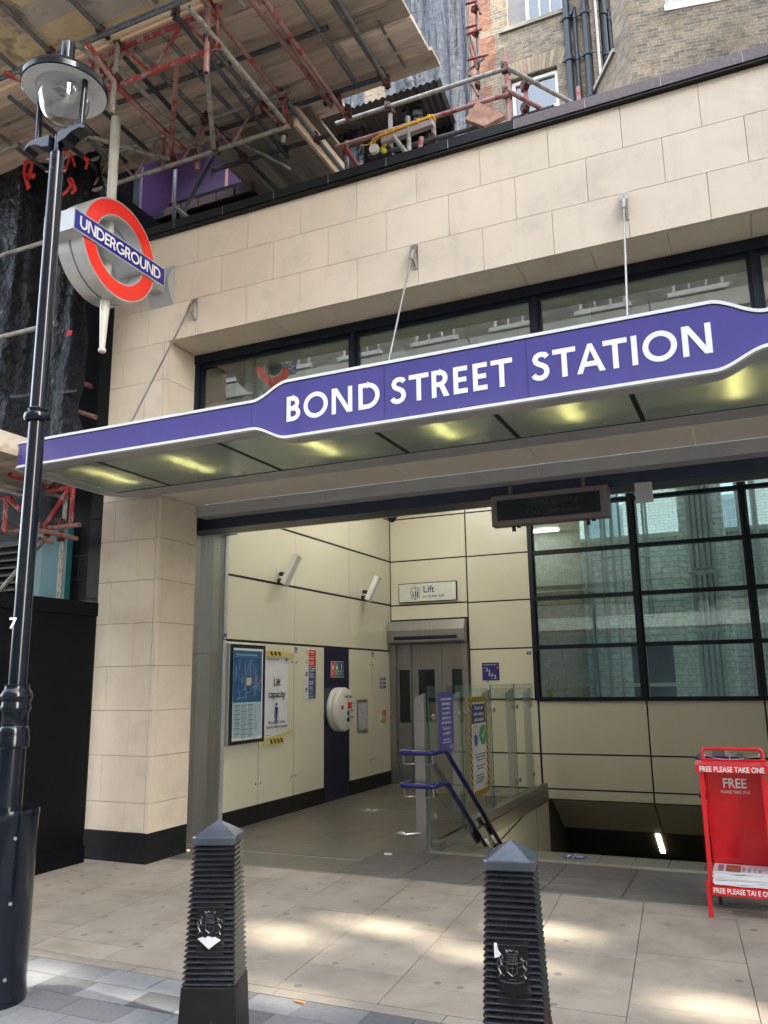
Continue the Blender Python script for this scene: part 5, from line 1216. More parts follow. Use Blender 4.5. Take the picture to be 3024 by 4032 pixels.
# rear deck boards at right angles
x = -5.04
while x < -3.82:
    m = M(); z = 7.44 + rnd.uniform(0, .01); m.box(x + .004, x + .222, 6.5, 8.4, z, z + .038); m.build('board', board_d, sf); x += .226
m = M(); m.box(-3.79, -3.755, 6.33, 7.65, 7.16, 7.40); m.build('toe_board', newwood, sf)
addtubes(sf, [
 ('g', (-5.40, 3.2, 7.455), (-5.53, 4.83, 7.455)), ('g', (-4.86, 3.2, 7.455), (-4.91, 4.97, 7.455)), ('g', (-5.96, 3.2, 7.455), (-5.99, 4.95, 7.455)), ('g', (-6.45, 3.2, 7.455), (-6.48, 4.95, 7.455)), ('g', (-4.2, 3.2, 7.455), (-4.24, 4.75, 7.455)),
 ('g', (-7.3, 4.78, 7.40), (-3.6, 4.79, 7.40)),
 ('l', (-3.75, 4.58, 7.06), (-3.77, 6.16, 7.06)), ('d', (-4.00, 4.70, 7.20), (-4.13, 6.79, 7.20)),
 ('m', (-3.79, 4.75, 7.35), (-3.81, 6.04, 7.35)), ('m', (-3.43, 4.5, 7.36), (-3.42, 6.46, 7.36)), ('m', (-3.28, 4.5, 7.30), (-3.32, 6.64, 7.30)),
 ('g', (-2.86, 4.6, 7.44), (-2.81, 6.28, 7.44)), ('g', (-2.76, 4.8, 7.40), (-2.79, 6.50, 7.40)),
 ('g', (-4.05, 5.2, 7.36), (-4.06, 6.18, 7.36)), ('g', (-4.69, 5.0, 7.36), (-4.70, 6.04, 7.36)), ('d', (-4.86, 5.05, 7.36), (-4.95, 6.23, 7.36)),
 ('l', (-4.88, 5.0, 7.22), (-4.92, 6.29, 7.22)), ('m', (-4.98, 5.0, 7.12), (-5.0, 6.13, 7.12)), ('d', (-5.13, 5.2, 7.30), (-5.15, 6.33, 7.30)), ('d', (-5.55, 5.0, 7.36), (-5.58, 6.3, 7.36)),
 ('d', (-4.88, 6.32, 7.41), (-2.81, 6.37, 7.41)), ('d', (-5.06, 6.69, 7.25), (-3.58, 6.72, 7.25)), ('d', (-4.63, 6.10, 7.30), (-4.63, 7.40, 7.30)), ('g', (-3.73, 6.10, 7.26), (-3.74, 7.50, 7.26)),
 ('l', (-4.83, 4.92, 7.43), (-4.85, 4.92, 6.67)), ('m', (-3.80, 4.90, 7.48), (-3.80, 4.90, 6.70)), ('l', (-3.82, 6.20, 7.44), (-3.83, 6.20, 6.89)),
 ('l', (-3.92, 5.04, 7.02), (-4.58, 6.07, 6.99)), ('m', (-4.88, 6.20, 7.16), (-4.88, 6.20, 6.90)), ('d', (-5.75, 6.90, 7.60), (-5.73, 6.90, 6.3)), ('d', (-5.05, 6.70, 7.46), (-5.50, 6.72, 6.80)), ('l', (-5.38, 6.46, 6.76), (-5.33, 6.70, 6.72)),
 ('l', (-5.95, 5.25, 7.12), (-5.18, 6.19, 7.10)), ('g', (-5.72, 5.50, 7.06), (-5.80, 5.95, 7.08)),
 ('m', (-4.90, 4.60, 7.20), (-4.84, 4.93, 6.98)), ('l', (-5.02, 4.60, 7.22), (-4.94, 5.05, 7.16)),
 ('r', (-5.76, 4.50, 7.10), (-5.66, 4.72, 7.10)),
 ('d', (-5.90, 5.0, 7.40), (-5.95, 6.3, 7.38)), ('g', (-6.3, 5.0, 7.40), (-6.33, 6.3, 7.40)), ('g', (-6.8, 3.4, 7.40), (-6.9, 6.2, 7.40)), ('g', (-4.40, 5.0, 7.42), (-4.42, 6.3, 7.42)), ('m', (-4.28, 5.1, 7.15), (-5.2, 6.15, 7.12)), ('d', (-5.4, 5.55, 7.42), (-3.0, 5.6, 7.42)), ('g', (-3.10, 4.2, 7.42), (-3.08, 6.4, 7.42)), ('l', (-3.52, 3.4, 7.30), (-3.50, 5.0, 7.33)), ('g', (-4.75, 6.15, 7.38), (-4.1, 6.8, 7.05)), ('l', (-6.9, 6.2, 6.95), (-5.9, 6.2, 7.42)), ('m', (-5.3, 6.16, 7.05), (-5.32, 6.16, 7.42)),
])
def ladder(par, x0, x1, y, zt, zb, col, col2, n, endl=True):
    lb = bpy.data.objects.new('ladder_beam', None); COL.objects.link(lb); lb.parent = par; lb.location = (0, 0, 0)
    def sub(name, a, b, r, mat):
        m = M(); m.tube(a, b, r, 12, hollow=(r > .02)); o = m.build(name, mat, par, smooth=True); o.parent = lb; return o
    sub('chord', (x0, y, zt), (x1, y, zt), .0242, col); sub('chord', (x0, y, zb), (x1, y, zb), .0242, col)
    w = (x1 - x0 - .12)/n
    for i in range(n):
        a = x0 + .06 + i*w
        sub('web', (a + .02, y, zb + .02), (a + w/2 - .02, y, zt - .02), .014, col2); sub('web', (a + w/2 + .02, y, zt - .02), (a + w - .02, y, zb + .02), .014, col2)
    sub('web', (x1 - .04, y, zb + .01), (x1 - .04, y, zt - .01), .018, tubered); sub('web', (x0 + .04, y, zb + .01), (x0 + .04, y, zt - .01), .018, tubered)
    return lb
ladder(sf, -5.22, -3.72, 4.975, 7.395, 7.0, tubered, tubered, 2)
ladder(sf, -6.35, -3.72, 6.13, 7.395, 7.0, tubelight, tubepink, 4)
for p, rz in (((-4.83, 4.94, 7.40), 0), ((-4.84, 4.94, 7.02), 0), ((-3.80, 4.93, 7.40), 0), ((-3.80, 4.93, 7.0), 0), ((-3.78, 4.93, 7.08), 1.5), ((-4.12, 4.85, 7.38), 1), ((-3.83, 6.16, 7.40), 0), ((-3.83, 6.17, 7.0), 0), ((-3.78, 6.15, 7.06), 1.2), ((-4.59, 6.12, 7.01), .3), ((-4.88, 6.15, 7.02), .5), ((-5.18, 6.17, 7.05), .8), ((-4.69, 6.05, 7.34), 1.2), ((-4.03, 6.15, 7.33), 1.), ((-3.42, 6.40, 7.38), 1.5), ((-3.31, 6.40, 7.33), .4), ((-3.28, 6.55, 7.30), .4), ((-2.81, 6.35, 7.42), 0), ((-2.79, 6.42, 7.38), .6), ((-4.13, 6.66, 7.22), 0), ((-3.74, 6.70, 7.24), .2), ((-4.63, 6.68, 7.26), 0), ((-4.91, 4.80, 7.43), 0), ((-5.52, 4.80, 7.43), 0), ((-4.92, 4.86, 7.10), .7)):
    coupler(sf, p, rz)
# roof guard rails
gs = thing('guard_rail_scaffold', 'tube guard rails standing on the flat station roof', 'scaffolding', (-2.5, 6.9, 6.25))
addtubes(gs, [('l', (-3.60, 6.90, 7.52), (-1.69, 6.90, 7.52)), ('m', (-3.60, 6.90, 7.23), (-1.69, 6.90, 7.23)), ('m', (-1.71, 6.95, 7.74), (-1.72, 6.95, 6.26)), ('l', (-2.98, 6.95, 7.58), (-2.98, 6.95, 6.3)), ('l', (-2.72, 6.80, 7.24), (-2.71, 6.80, 6.3)), ('l', (-2.50, 6.95, 7.24), (-2.50, 6.95, 6.3)),
 ('m', (-1.63, 7.40, 7.88), (-1.64, 7.40, 6.3)), ('m', (-1.22, 8.20, 8.10), (-1.22, 8.20, 6.3)), ('l', (-1.73, 6.88, 7.55), (-1.16, 8.22, 7.80)), ('m', (-1.71, 6.87, 7.26), (-1.22, 8.1, 7.5)), ('d', (-3.2, 6.88, 6.98), (-1.98, 6.88, 6.95)), ('d', (-1.80, 7.40, 7.33), (-1.35, 7.40, 7.33)), ('p', (-2.57, 6.70, 6.70), (-2.54, 6.70, 6.88)), ('l', (-2.83, 6.66, 6.96), (-2.68, 6.75, 6.72)), ('r', (-3.38, 6.66, 7.01), (-3.34, 7.12, 6.9)), ('g', (-3.47, 6.90, 7.26), (-3.47, 6.90, 6.3))])
for p, rz in (((-1.72, 6.92, 7.52), 0), ((-1.72, 6.92, 7.24), 0), ((-1.63, 7.36, 7.63), .9), ((-1.64, 7.36, 7.37), .9), ((-2.98, 6.92, 7.50), 0), ((-3.47, 6.90, 7.12), 0), ((-2.5, 6.92, 6.97), 0), ((-2.98, 6.92, 6.97), 0), ((-1.22, 8.17, 7.78), 0)): coupler(gs, p, rz)
m = M(); m.add([(-2.115, 6.80, 7.02), (-1.99, 6.82, 7.19), (-1.72, 6.84, 6.96), (-1.93, 6.80, 6.88), (-2.115, 6.84, 7.0), (-1.99, 6.86, 7.17), (-1.72, 6.88, 6.94), (-1.93, 6.84, 6.86)], [(0, 1, 2, 3), (7, 6, 5, 4), (0, 4, 5, 1), (1, 5, 6, 2), (2, 6, 7, 3), (3, 7, 4, 0)])
tag(m.build('loose_board', pm('pinkish_board', (.36, .19, .13), .8, var=.3, scale=10, second=(.5, .36, .28), sfac=(.55, .65))), 'short dirty reddish board propped on the parapet', 'board')
# site lamp with yellow cable
sl = thing('site_light', 'long site light with yellow frame hung on the lower guard rail', 'site light', (-2.7, 6.85, 7.1))
def slb(m, x0, x1, z0, z1, h, y0, y1): m.add([(x0, y0, z0), (x1, y0, z1), (x1, y0, z1 + h), (x0, y0, z0 + h), (x0, y1, z0), (x1, y1, z1), (x1, y1, z1 + h), (x0, y1, z0 + h)], [(0, 1, 2, 3), (7, 6, 5, 4), (0, 4, 5, 1), (1, 5, 6, 2), (2, 6, 7, 3), (3, 7, 4, 0)])
m = M(); slb(m, -3.02, -2.45, 7.02, 7.06, .075, 6.78, 6.85); m.build('diffuser', lampshell, sl, bevel=.012)
m = M(); slb(m, -3.035, -2.44, 7.097, 7.137, .028, 6.77, 6.86)
for x in (-2.98, -2.9, -2.62, -2.5): slb(m, x, x + .03, 7.085 + (x + 3.02)*.07, 7.085 + (x + 3.05)*.07, .05, 6.765, 6.87)
m.build('frame', yellow, sl, bevel=.004)
cb = thing('cable_socket', 'round white cable socket with coiled yellow cable by the site light', 'socket', (-3.08, 6.8, 7.0))
m = M()
for r_, o_ in ((.075, 0), (.085, .01), (.07, .02)): m.path([(-3.07 + r_*math.cos(R(a)) + o_, 6.80 + o_, 7.04 + r_*1.1*math.sin(R(a))) for a in range(-60, 250, 20)], .006, 6)
m.path([(-3.02, 6.8, 7.11), (-3.1, 6.82, 7.115), (-3.2, 6.85, 7.10), (-3.28, 6.85, 7.12)], .006, 6); m.build('cable', yellow, cb)
m = M(); m.lathe([(0, -.02), (.05, -.02), (.055, -.01), (.055, .02), (0, .02)], (-3.10, 6.79, 6.985), 20, 'y'); m.build('socket_body', white, cb)
m = M(); m.lathe([(0, -.02), (.026, -.01), (.028, .015), (0, .02)], (-2.99, 6.79, 6.93), 16, 'y'); m.build('plug', pm('lime_plastic', (.55, .62, .02), .4), cb)

# polythene sheets
def poly(name, label, corners, nu, nv, amp, seed, parent=None, ragged=0.05, group=None, mt=None):
    """corners: bottom-left, bottom-right, top-right, top-left; hangs with vertical folds"""
    m = M(); A, B, Cq, D = [Vector(c) for c in corners]; nrm = (B - A).cross(D - A).normalized(); vs = []
    for j in range(nv + 1):
        for i in range(nu + 1):
            u, v = i/nu, j/nv
            p = (A*(1 - u) + B*u)*(1 - v) + (D*(1 - u) + Cq*u)*v
            L = (B - A).length; x = u*L
            f = noise.noise(Vector((x*3.2 + seed, v*.8, seed)))*1.0 + noise.noise(Vector((x*9 + seed, v*2.0, seed + 5)))*.35 + noise.noise(Vector((x*5, v*9, seed + 9)))*.18
            e = min(u, 1 - u); 
            p = p + nrm*(amp*f) + (B - A).normalized()*(ragged*noise.noise(Vector((v*8, seed, u*2)))*(1 - min(1, e*6)))
            vs.append(p)
    w = nu + 1; m.add(vs, [(j*w + i, j*w + i + 1, (j + 1)*w + i + 1, (j + 1)*w + i) for j in range(nv) for i in range(nu)])
    o = m.build(name, mt or plast, parent, smooth=True)
    if parent is None: tag(o, label, 'plastic sheet', group)
    return o
poly('plastic_sheet', 'tall shiny black plastic sheet hanging behind the guard rail, facing the sky', [(-3.62, 8.5, 8.0), (-2.60, 8.52, 8.0), (-2.545, 8.5, 12.2), (-3.9, 8.5, 12.2)], 90, 110, .12, 2., mt=plast_shiny)
poly('plastic_sheet', 'narrow crumpled black plastic sheet beside the plywood toe board', [(-4.35, 8.1, 7.2), (-3.80, 8.0, 7.2), (-3.78, 8.0, 9.6), (-4.4, 8.1, 9.6)], 60, 80, .10, 9., mt=plast_shiny)
poly('plastic_sheet', 'black plastic sheet gathered below the deck corner', [(-3.20, 7.9, 8.05), (-2.95, 7.9, 8.05), (-3.1, 7.9, 8.8), (-3.34, 7.9, 8.8)], 40, 50, .09, 4., mt=plast_shiny)
# corrugated underside
m = M(); k = 0
A = []
for i in range(60):
    x = -5.0 + i*.04; A.append((x, 1 if i % 2 else 0))
m.strip([(x, 7.6, 8.25 + .03*q) for x, q in A], [(x - .25, 9.4, 8.45 + .03*q) for x, q in A])
m.strip([(x, 9.4, 7.0 + .03*q) for x, q in A], [(x, 9.42 + .03*q, 8.5) for x, q in A])
tag(m.build('corrugated_sheet', corrug), 'dark corrugated metal sheeting behind the guard rails', 'metal sheet')
# tower scaffold against the brick wall
ts = thing('scaffold_tower', 'slim scaffold tower of worn tubes in front of the brick wall', 'scaffolding', (-2.8, 9.5, 6.3))
addtubes(ts, [('g', (-2.85, 9.5, 12.4), (-2.88, 9.5, 6.3)), ('g', (-2.75, 9.6, 12.4), (-2.78, 9.6, 6.3)), ('r', (-2.86, 9.4, 10.90), (-2.70, 9.4, 10.88)), ('r', (-2.86, 9.4, 10.51), (-2.70, 9.4, 10.50)), ('r', (-2.86, 9.4, 10.40), (-2.63, 9.4, 10.41)), ('r', (-2.86, 9.4, 9.99), (-2.56, 9.4, 9.97)), ('m', (-2.89, 9.55, 10.65), (-2.75, 9.55, 10.06)), ('g', (-2.64, 9.5, 10.03), (-2.89, 9.5, 9.90)), ('m', (-2.85, 9.5, 10.28), (-2.75, 9.5, 9.89)), ('r', (-2.90, 9.4, 9.79), (-2.75, 9.4, 9.66)), ('m', (-2.84, 9.5, 9.68), (-2.75, 9.5, 9.46)), ('m', (-2.88, 9.4, 9.06), (-2.79, 9.4, 9.14)), ('m', (-2.71, 9.5, 11.0), (-2.67, 9.5, 10.75)), ('r', (-2.9, 9.4, 11.3), (-2.6, 9.4, 11.32)), ('m', (-2.85, 9.5, 11.2), (-2.7, 9.5, 10.9)), ('r', (-2.9, 9.4, 9.3), (-2.68, 9.4, 9.31))], .018)
for z in (10.9, 10.5, 10.0, 9.66, 9.35): coupler(ts, (-2.77, 9.56, z), z)

# ------------------------------------------------------------------ left-hand neighbour wrapped in polythene, lower scaffold
nb = thing('corner_building', 'dark building at the left, wrapped in scaffold and black plastic', 'building', (-8, 8, 0))
m = M(); m.box(-14, -6.54, 6.75, 7.0, 0, 7.2); m.box(-14, -6.225, 7.0, 12, 0, 7.2); m.box(-6.9, -6.225, 6.46, 7.0, 0, 7.2)
m.build('wall', darkwall, nb)
m = M()
for z in (2.95, 2.70, 2.05, 1.4): m.box(-6.53, -6.24, 6.455, 6.4595, z, z + .006)
m.box(-6.44, -6.436, 6.455, 6.459, 2.70, 2.95); m.build('tile_joint', pm('tile_joint_grey', (.07, .075, .07), .8), nb)
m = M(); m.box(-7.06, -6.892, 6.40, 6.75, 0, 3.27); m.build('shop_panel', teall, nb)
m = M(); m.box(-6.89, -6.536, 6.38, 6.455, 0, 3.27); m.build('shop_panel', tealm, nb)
m = M(); z = 1.9
while z < 3.2:
    m.add([(-9, 6.60, z), (-7.1, 6.60, z), (-7.1, 6.70, z + .075), (-9, 6.70, z + .075)], [(0, 1, 2, 3)]); m.box(-9, -7.1, 6.595, 6.61, z - .006, z + .012); z += .085
m.build('louvre', louvm, nb)
# rear walls above the station roof
m = M(); m.box(-14, -6.75, 7.0, 13, 7.2, 15); m.build('upper_wall', darkwall, nb)
m = M(); m.box(-7.22, -6.62, 7.3, 7.8, 6.25, 8.9)
for (x, z) in ((-7.0, 7.95), (-6.85, 7.75), (-7.02, 7.55), (-6.85, 7.4)): m.lathe([(0, -.004), (.03, -.003), (.035, 0)], (x, 7.3, z), 10, 'y')
tag(m.build('site_cabinet', cabm), 'grey green metal site cabinet standing behind the parapet', 'cabinet')
ph = thing('purple_hoarding', 'purple site hoarding with black scrawl on the station roof', 'hoarding', (-5.8, 7.6, 6.3))
m = M(); m.box(-6.42, -4.95, 7.62, 7.66, 7.74, 9.2); m.box(-6.46, -6.42, 7.1, 7.66, 6.9, 9.2); m.build('panel', purple, ph)
m = M(); m.box(-6.46, -4.95, 7.60, 7.66, 7.3, 7.735); m.box(-6.40, -4.9, 7.2, 7.6, 7.25, 7.32); m.build('base_board', darkwall, ph)
m = M()
for i in range(5): m.box(-6.1 + i*.26, -5.87 + i*.26, 7.15, 7.19, 7.22 - .0, 7.33)
m.build('edge_block', pm('dark_red_block', (.05, .03, .028), .9), ph)
m = M()
def scr(pts, r=.008): m.path([(x, 7.612, z) for x, z in pts], r, 5)
scr([(-6.02, 8.42), (-5.98, 8.30), (-6.03, 8.24), (-5.97, 8.20), (-6.0, 8.12), (-5.95, 8.10)]); scr([(-5.93, 8.30), (-5.9, 8.2), (-5.95, 8.12)]); scr([(-5.80, 8.05), (-5.75, 8.08), (-5.78, 8.0), (-5.74, 7.98), (-5.78, 7.93)]); scr([(-5.9, 8.0), (-5.88, 7.88)])
m.build('scrawl', inkm, ph)
m = M(); m.box(-5.55, -5.51, 7.612, 7.618, 7.75, 8.02); m.box(-6.38, -6.34, 7.612, 7.618, 7.75, 8.6); m.build('tape', pm('tan_tape', (.45, .25, .2), .6), ph)
# fan scaffold at low level
lsf = thing('fan_scaffold', 'low scaffold fan with red bracket over the black hoarding', 'scaffolding', (-6.5, 5.8, 2.4))
addtubes(lsf, [('l', (-6.60, 4.0, 3.60), (-6.67, 6.75, 3.60)), ('g', (-6.73, 4.5, 3.20), (-6.72, 6.2, 3.20)), ('g', (-6.62, 4.5, 3.10), (-6.72, 6.2, 3.10)), ('p', (-6.11, 5.55, 3.06), (-6.14, 6.11, 3.06)), ('p', (-6.20, 5.7, 3.0), (-6.25, 5.90, 3.0)),
 ('p', (-6.47, 6.00, 3.17), (-6.00, 6.00, 3.17)), ('r', (-6.45, 6.00, 3.56), (-6.12, 6.00, 3.565)), ('r', (-6.12, 6.00, 3.57), (-6.12, 6.00, 3.18)), ('r', (-6.18, 6.00, 3.55), (-6.47, 6.00, 3.20)), ('l', (-6.27, 6.06, 3.60), (-6.30, 6.06, .1)), ('p', (-6.53, 5.98, 3.24), (-6.60, 5.98, 3.02)), ('l', (-6.50, 6.10, 3.14), (-7.30, 6.10, 2.46)), ('r', (-6.57, 5.60, 3.42), (-6.57, 5.60, 3.08)), ('r', (-6.54, 5.60, 3.40), (-6.37, 5.60, 3.28)), ('r', (-7.3, 5.60, 3.43), (-6.50, 5.60, 3.42)), ('r', (-6.44, 5.5, 3.62), (-6.51, 6.09, 3.62)), ('g', (-6.92, 4.4, 3.80), (-6.95, 6.4, 3.80)), ('g', (-6.36, 4.8, 3.42), (-6.38, 5.70, 3.42)), ('p', (-7.4, 6.0, 3.18), (-6.6, 6.0, 3.18))])
for p, rz in (((-6.28, 6.03, 3.19), 0), ((-6.28, 6.03, 3.06), 1), ((-6.28, 6.03, 3.56), 0), ((-6.50, 6.02, 3.16), .5), ((-6.45, 6.02, 3.13), .9), ((-6.38, 6.02, 3.58), 1.3)): coupler(lsf, p, rz)
x = -8.4
while x < -6.35:
    m = M(); z = 3.72 + rnd.uniform(0, .008); m.box(x, x + .222, 4.0, 6.35, z, z + .038); m.build('board', board_a, lsf); x += .226
m = M(); m.box(-6.36, -6.32, 3.8, 5.95, 3.79, 3.99); m.build('toe_board', board_g, lsf)
m = M(); m.box(-6.362, -6.318, 3.8, 5.95, 3.755, 3.788); m.build('toe_board', tubered, lsf)
# black polythene on the left with red spray paint
pl = thing('plastic_sheet', 'huge matt black plastic sheet with red spray paint behind the lamp post', 'plastic sheet', (-7, 6, 4))
poly('sheet', '', [(-9.4, 5.75, 3.85), (-6.13, 6.05, 4.05), (-6.12, 6.1, 7.5), (-9.4, 5.8, 8.6)], 120, 130, .10, 1.5, pl, .12)
o = poly('sheet', '', [(-9.4, 5.3, 7.35), (-6.7, 5.55, 7.7), (-6.55, 5.7, 8.2), (-9.4, 5.3, 9.0)], 70, 40, .12, 7.5, pl, .15)
redspray = pm('red_spray_paint', (.75, .03, .015), .6, var=.2, scale=20)
m = M()
def spray(pts, r):
    P = []
    for i in range(len(pts) - 1):
        for k in range(4): t = k/4; P.append((pts[i][0]*(1 - t) + pts[i + 1][0]*t, pts[i][1]*(1 - t) + pts[i + 1][1]*t))
    P.append(pts[-1]); L = []; Q = []
    for i, p in enumerate(P):
        a = Vector(P[max(i - 1, 0)]); b = Vector(P[min(i + 1, len(P) - 1)]); d = (b - a).normalized(); n = Vector((-d.y, d.x))*r*(1 + .3*noise.noise(Vector((i*.7, r*50, 0))))
        for arr, sg in ((L, 1), (Q, -1)): q = Vector(p) + n*sg; arr.append((q.x, 5.90, q.y))
    m.strip(L, Q)
spray([(-6.98, 7.10), (-7.03, 7.22), (-7.08, 7.34), (-7.07, 7.46), (-7.01, 7.49), (-6.96, 7.42), (-6.98, 7.32), (-7.02, 7.24), (-6.95, 7.26), (-6.90, 7.23)], .028)
spray([(-6.95, 7.62), (-6.90, 7.50), (-6.86, 7.60), (-6.82, 7.52)], .016)
spray([(-6.56, 7.40), (-6.50, 7.52), (-6.42, 7.48), (-6.53, 7.42), (-6.44, 7.15), (-6.38, 7.38), (-6.30, 7.18)], .014); spray([(-6.54, 7.52), (-6.44, 7.40), (-6.48, 7.36)], .014)
spray([(-6.52, 6.82), (-6.46, 6.88), (-6.40, 6.90), (-6.34, 6.96), (-6.38, 7.06), (-6.33, 7.02), (-6.27, 6.88), (-6.33, 6.86)], .022)
spray([(-6.20, 7.28), (-6.12, 7.20), (-6.14, 7.10)], .02); spray([(-6.25, 5.22), (-6.18, 5.20)], .03)
m.build('spray_paint', redspray, pl)
m = M(); 
text(m, 'Plastiband E1N 1.35', .05, (-7.0, 5.90, 4.62), (1, 0, -.08), UP, 'LEFT', 0, 1.2); text(m, 'Plastiband', .05, (-6.35, 5.95, 4.58), (1, 0, -.08), UP, 'LEFT', 0, 1.2)
m.build('faint_print', pm('faint_grey_print', (.10, .11, .12), .6), pl)
ps2 = thing('scaffold_tubes', 'pale scaffold tubes holding the black plastic behind the lamp post', 'scaffolding', (-6.8, 5.7, 5))
addtubes(ps2, [('l', (-8.6, 5.75, 6.24), (-6.20, 5.75, 6.24)), ('l', (-8.6, 5.75, 5.27), (-6.25, 5.75, 5.26)), ('p', (-6.60, 6.28, 4.92), (-6.26, 6.30, 4.76)), ('p', (-6.60, 6.28, 4.57), (-6.17, 6.30, 4.40)), ('r', (-7.03, 5.56, 7.66), (-6.52, 5.60, 7.69)), ('m', (-6.90, 5.4, 7.72), (-6.72, 5.75, 7.70)), ('l', (-7.12, 5.56, 7.38), (-6.78, 5.56, 7.385)), ('l', (-6.60, 5.80, 7.85), (-5.9, 5.95, 7.25)), ('d', (-6.2, 5.3, 7.3), (-6.2, 6.3, 7.25))])
coupler(ps2, (-6.83, 5.58, 7.70), .5)
m = M(); m.tube((-6.78, 5.64, 7.52), (-6.76, 5.60, 7.40), .05, 12, .02); 

# ------------------------------------------------------------------ brick building behind
bb = thing('brick_building', 'old soot-stained yellow brick building rising behind the station', 'building', (-2, 15, 0))
BYY = 15.98  # coordinates of this building already hold an earlier enlargement about the camera
m = M()   # rear recessed wall with two window openings (local = world until the scaling about the camera below)
wins = [(-3.86, -2.80, 13.25, 14.98), (-3.86, -2.56, 16.34, 18.2)]
def wallholes(m, x0, x1, z0, z1, y, holes, t=.25):
    xs_ = sorted(set([x0, x1] + [h[0] for h in holes] + [h[1] for h in holes])); zs_ = sorted(set([z0, z1] + [h[2] for h in holes] + [h[3] for h in holes]))
    for i in range(len(xs_) - 1):
        for j in range(len(zs_) - 1):
            cx_, cz_ = (xs_[i] + xs_[i + 1])/2, (zs_[j] + zs_[j + 1])/2
            if any(h[0] < cx_ < h[1] and h[2] < cz_ < h[3] for h in holes): continue
            m.add([(xs_[i], y, zs_[j]), (xs_[i + 1], y, zs_[j]), (xs_[i + 1], y, zs_[j + 1]), (xs_[i], y, zs_[j + 1])], [(0, 1, 2, 3)])
    for h in holes:
        m.add([(h[0], y, h[2]), (h[0], y, h[3]), (h[0], y + t, h[3]), (h[0], y + t, h[2])], [(0, 1, 2, 3)]); m.add([(h[1], y, h[2]), (h[1], y, h[3]), (h[1], y + t, h[3]), (h[1], y + t, h[2])], [(0, 1, 2, 3)])
        m.add([(h[0], y, h[3]), (h[1], y, h[3]), (h[1], y + t, h[3]), (h[0], y + t, h[3])], [(0, 1, 2, 3)]); m.add([(h[0], y, h[2]), (h[1], y, h[2]), (h[1], y + t, h[2]), (h[0], y + t, h[2])], [(0, 1, 2, 3)])
wallholes(m, -9, -2.06, 9, 18.3, BYY, wins)
m.build('wall', brick_y, bb)
# splayed return and right-hand wing, each in its own frame
Cx, Cy = -1.075, 14.25
a1 = math.atan2(.869, -.495)
m = M(); wallholes(m, .0, 2.0, 9, 17.4, 0, [(.78, 1.86, 14.03, 16.4)], -.2); o = m.build('wall', brick_y, bb, loc=(Cx, Cy, 0), rotz=a1)
a2 = math.atan2(.19, .982)
m = M(); wallholes(m, 0, 2.9, 9, 16.6, 0, [(.70, 2.2, 14.2, 16.2)], .2); m.build('wall', brick_y, bb, loc=(Cx, Cy, 0), rotz=a2)
m = M(); m.box(.66, 2.24, -.03, .1, 14.05, 14.19); m.build('window_sill', sashwhite, bb, loc=(Cx, Cy, 0), rotz=a2)
m = M(); m.box(.72, 1.92, -.1, .06, 13.94, 14.02); m.build('window_sill', pm('stone_sill', (.38, .33, .27), .8, var=.2), bb, loc=(Cx, Cy, 0), rotz=a1)
def sash(x0, x1, z0, z1, y, cols, rows, loc=None, rotz=0., mid=True, rear=.14):
    m = M(); f = .075
    m.box(x0, x0 + f, y, y + .08, z0, z1); m.box(x1 - f, x1, y, y + .08, z0, z1); m.box(x0 + f, x1 - f, y, y + .08, z1 - f, z1); m.box(x0 + f, x1 - f, y, y + .08, z0, z0 + f)
    zm = (z0 + z1)/2
    if mid: m.box(x0 + f, x1 - f, y + .01, y + .06, zm - .03, zm + .03)
    for c in range(1, cols): x = x0 + f + (x1 - x0 - 2*f)*c/cols; m.box(x - .013, x + .013, y + .02, y + .055, z0 + f, z1 - f)
    for r_ in range(1, rows): z = z0 + f + (z1 - z0 - 2*f)*r_/rows; m.box(x0 + f, x1 - f, y + .0195, y + .0555, z - .013, z + .013)
    w = m.build('window', sashwhite, bb, loc=loc, rotz=rotz)
    m = M(); m.box(x0 + f, x1 - f, y + .062, y + .066, z0 + f, z1 - f); g = m.build('pane', glass_sash, bb, loc=loc, rotz=rotz)
    m = M(); m.box(x0, x1, y + rear, y + rear + .01, z0, z1); b_ = m.build('room_behind', darkin, bb, loc=loc, rotz=rotz)
sash(-3.86, -2.80, 13.25, 14.95, BYY + .1, 1, 1); sash(-3.45, -2.56, 16.40, 18.2, BYY + .1, 3, 1, mid=True)
m = M(); m.box(-3.86, -3.46, BYY + .1, BYY + .15, 16.34, 18.2); m.build('boarded_panel', pm('grey_render', (.22, .21, .21), .9, var=.2), bb)
sash(.82, 1.82, 14.05, 16.35, -.17, 1, 2, (Cx, Cy, 0), a1, rear=-.12)
sash(.75, 2.15, 14.22, 16.2, .10, 2, 2, (Cx, Cy, 0), a2)
m = M(); m.box(-4.05, -2.45, BYY - .06, BYY + .1, 16.24, 16.34); m.box(-3.95, -2.7, BYY - .05, BYY + .1, 13.15, 13.25); m.build('window_sill', pm('worn_sill', (.22, .20, .16), .9, var=.3), bb)
# flat arch of rubbed bricks over the lower window
m = M()
for k in range(16):
    t = k/15; xb = -3.90 + t*1.14; xt = -4.02 + t*1.40; m.add([(xb, BYY - .006, 15.0), (xb + .065, BYY - .006, 15.0), (xt + .080, BYY - .006, 15.40), (xt, BYY - .006, 15.40)], [(0, 1, 2, 3)])
m.build('flat_arch', pm('rubbed_brick', (.27, .21, .14), .9, var=.2, island=.25), bb)
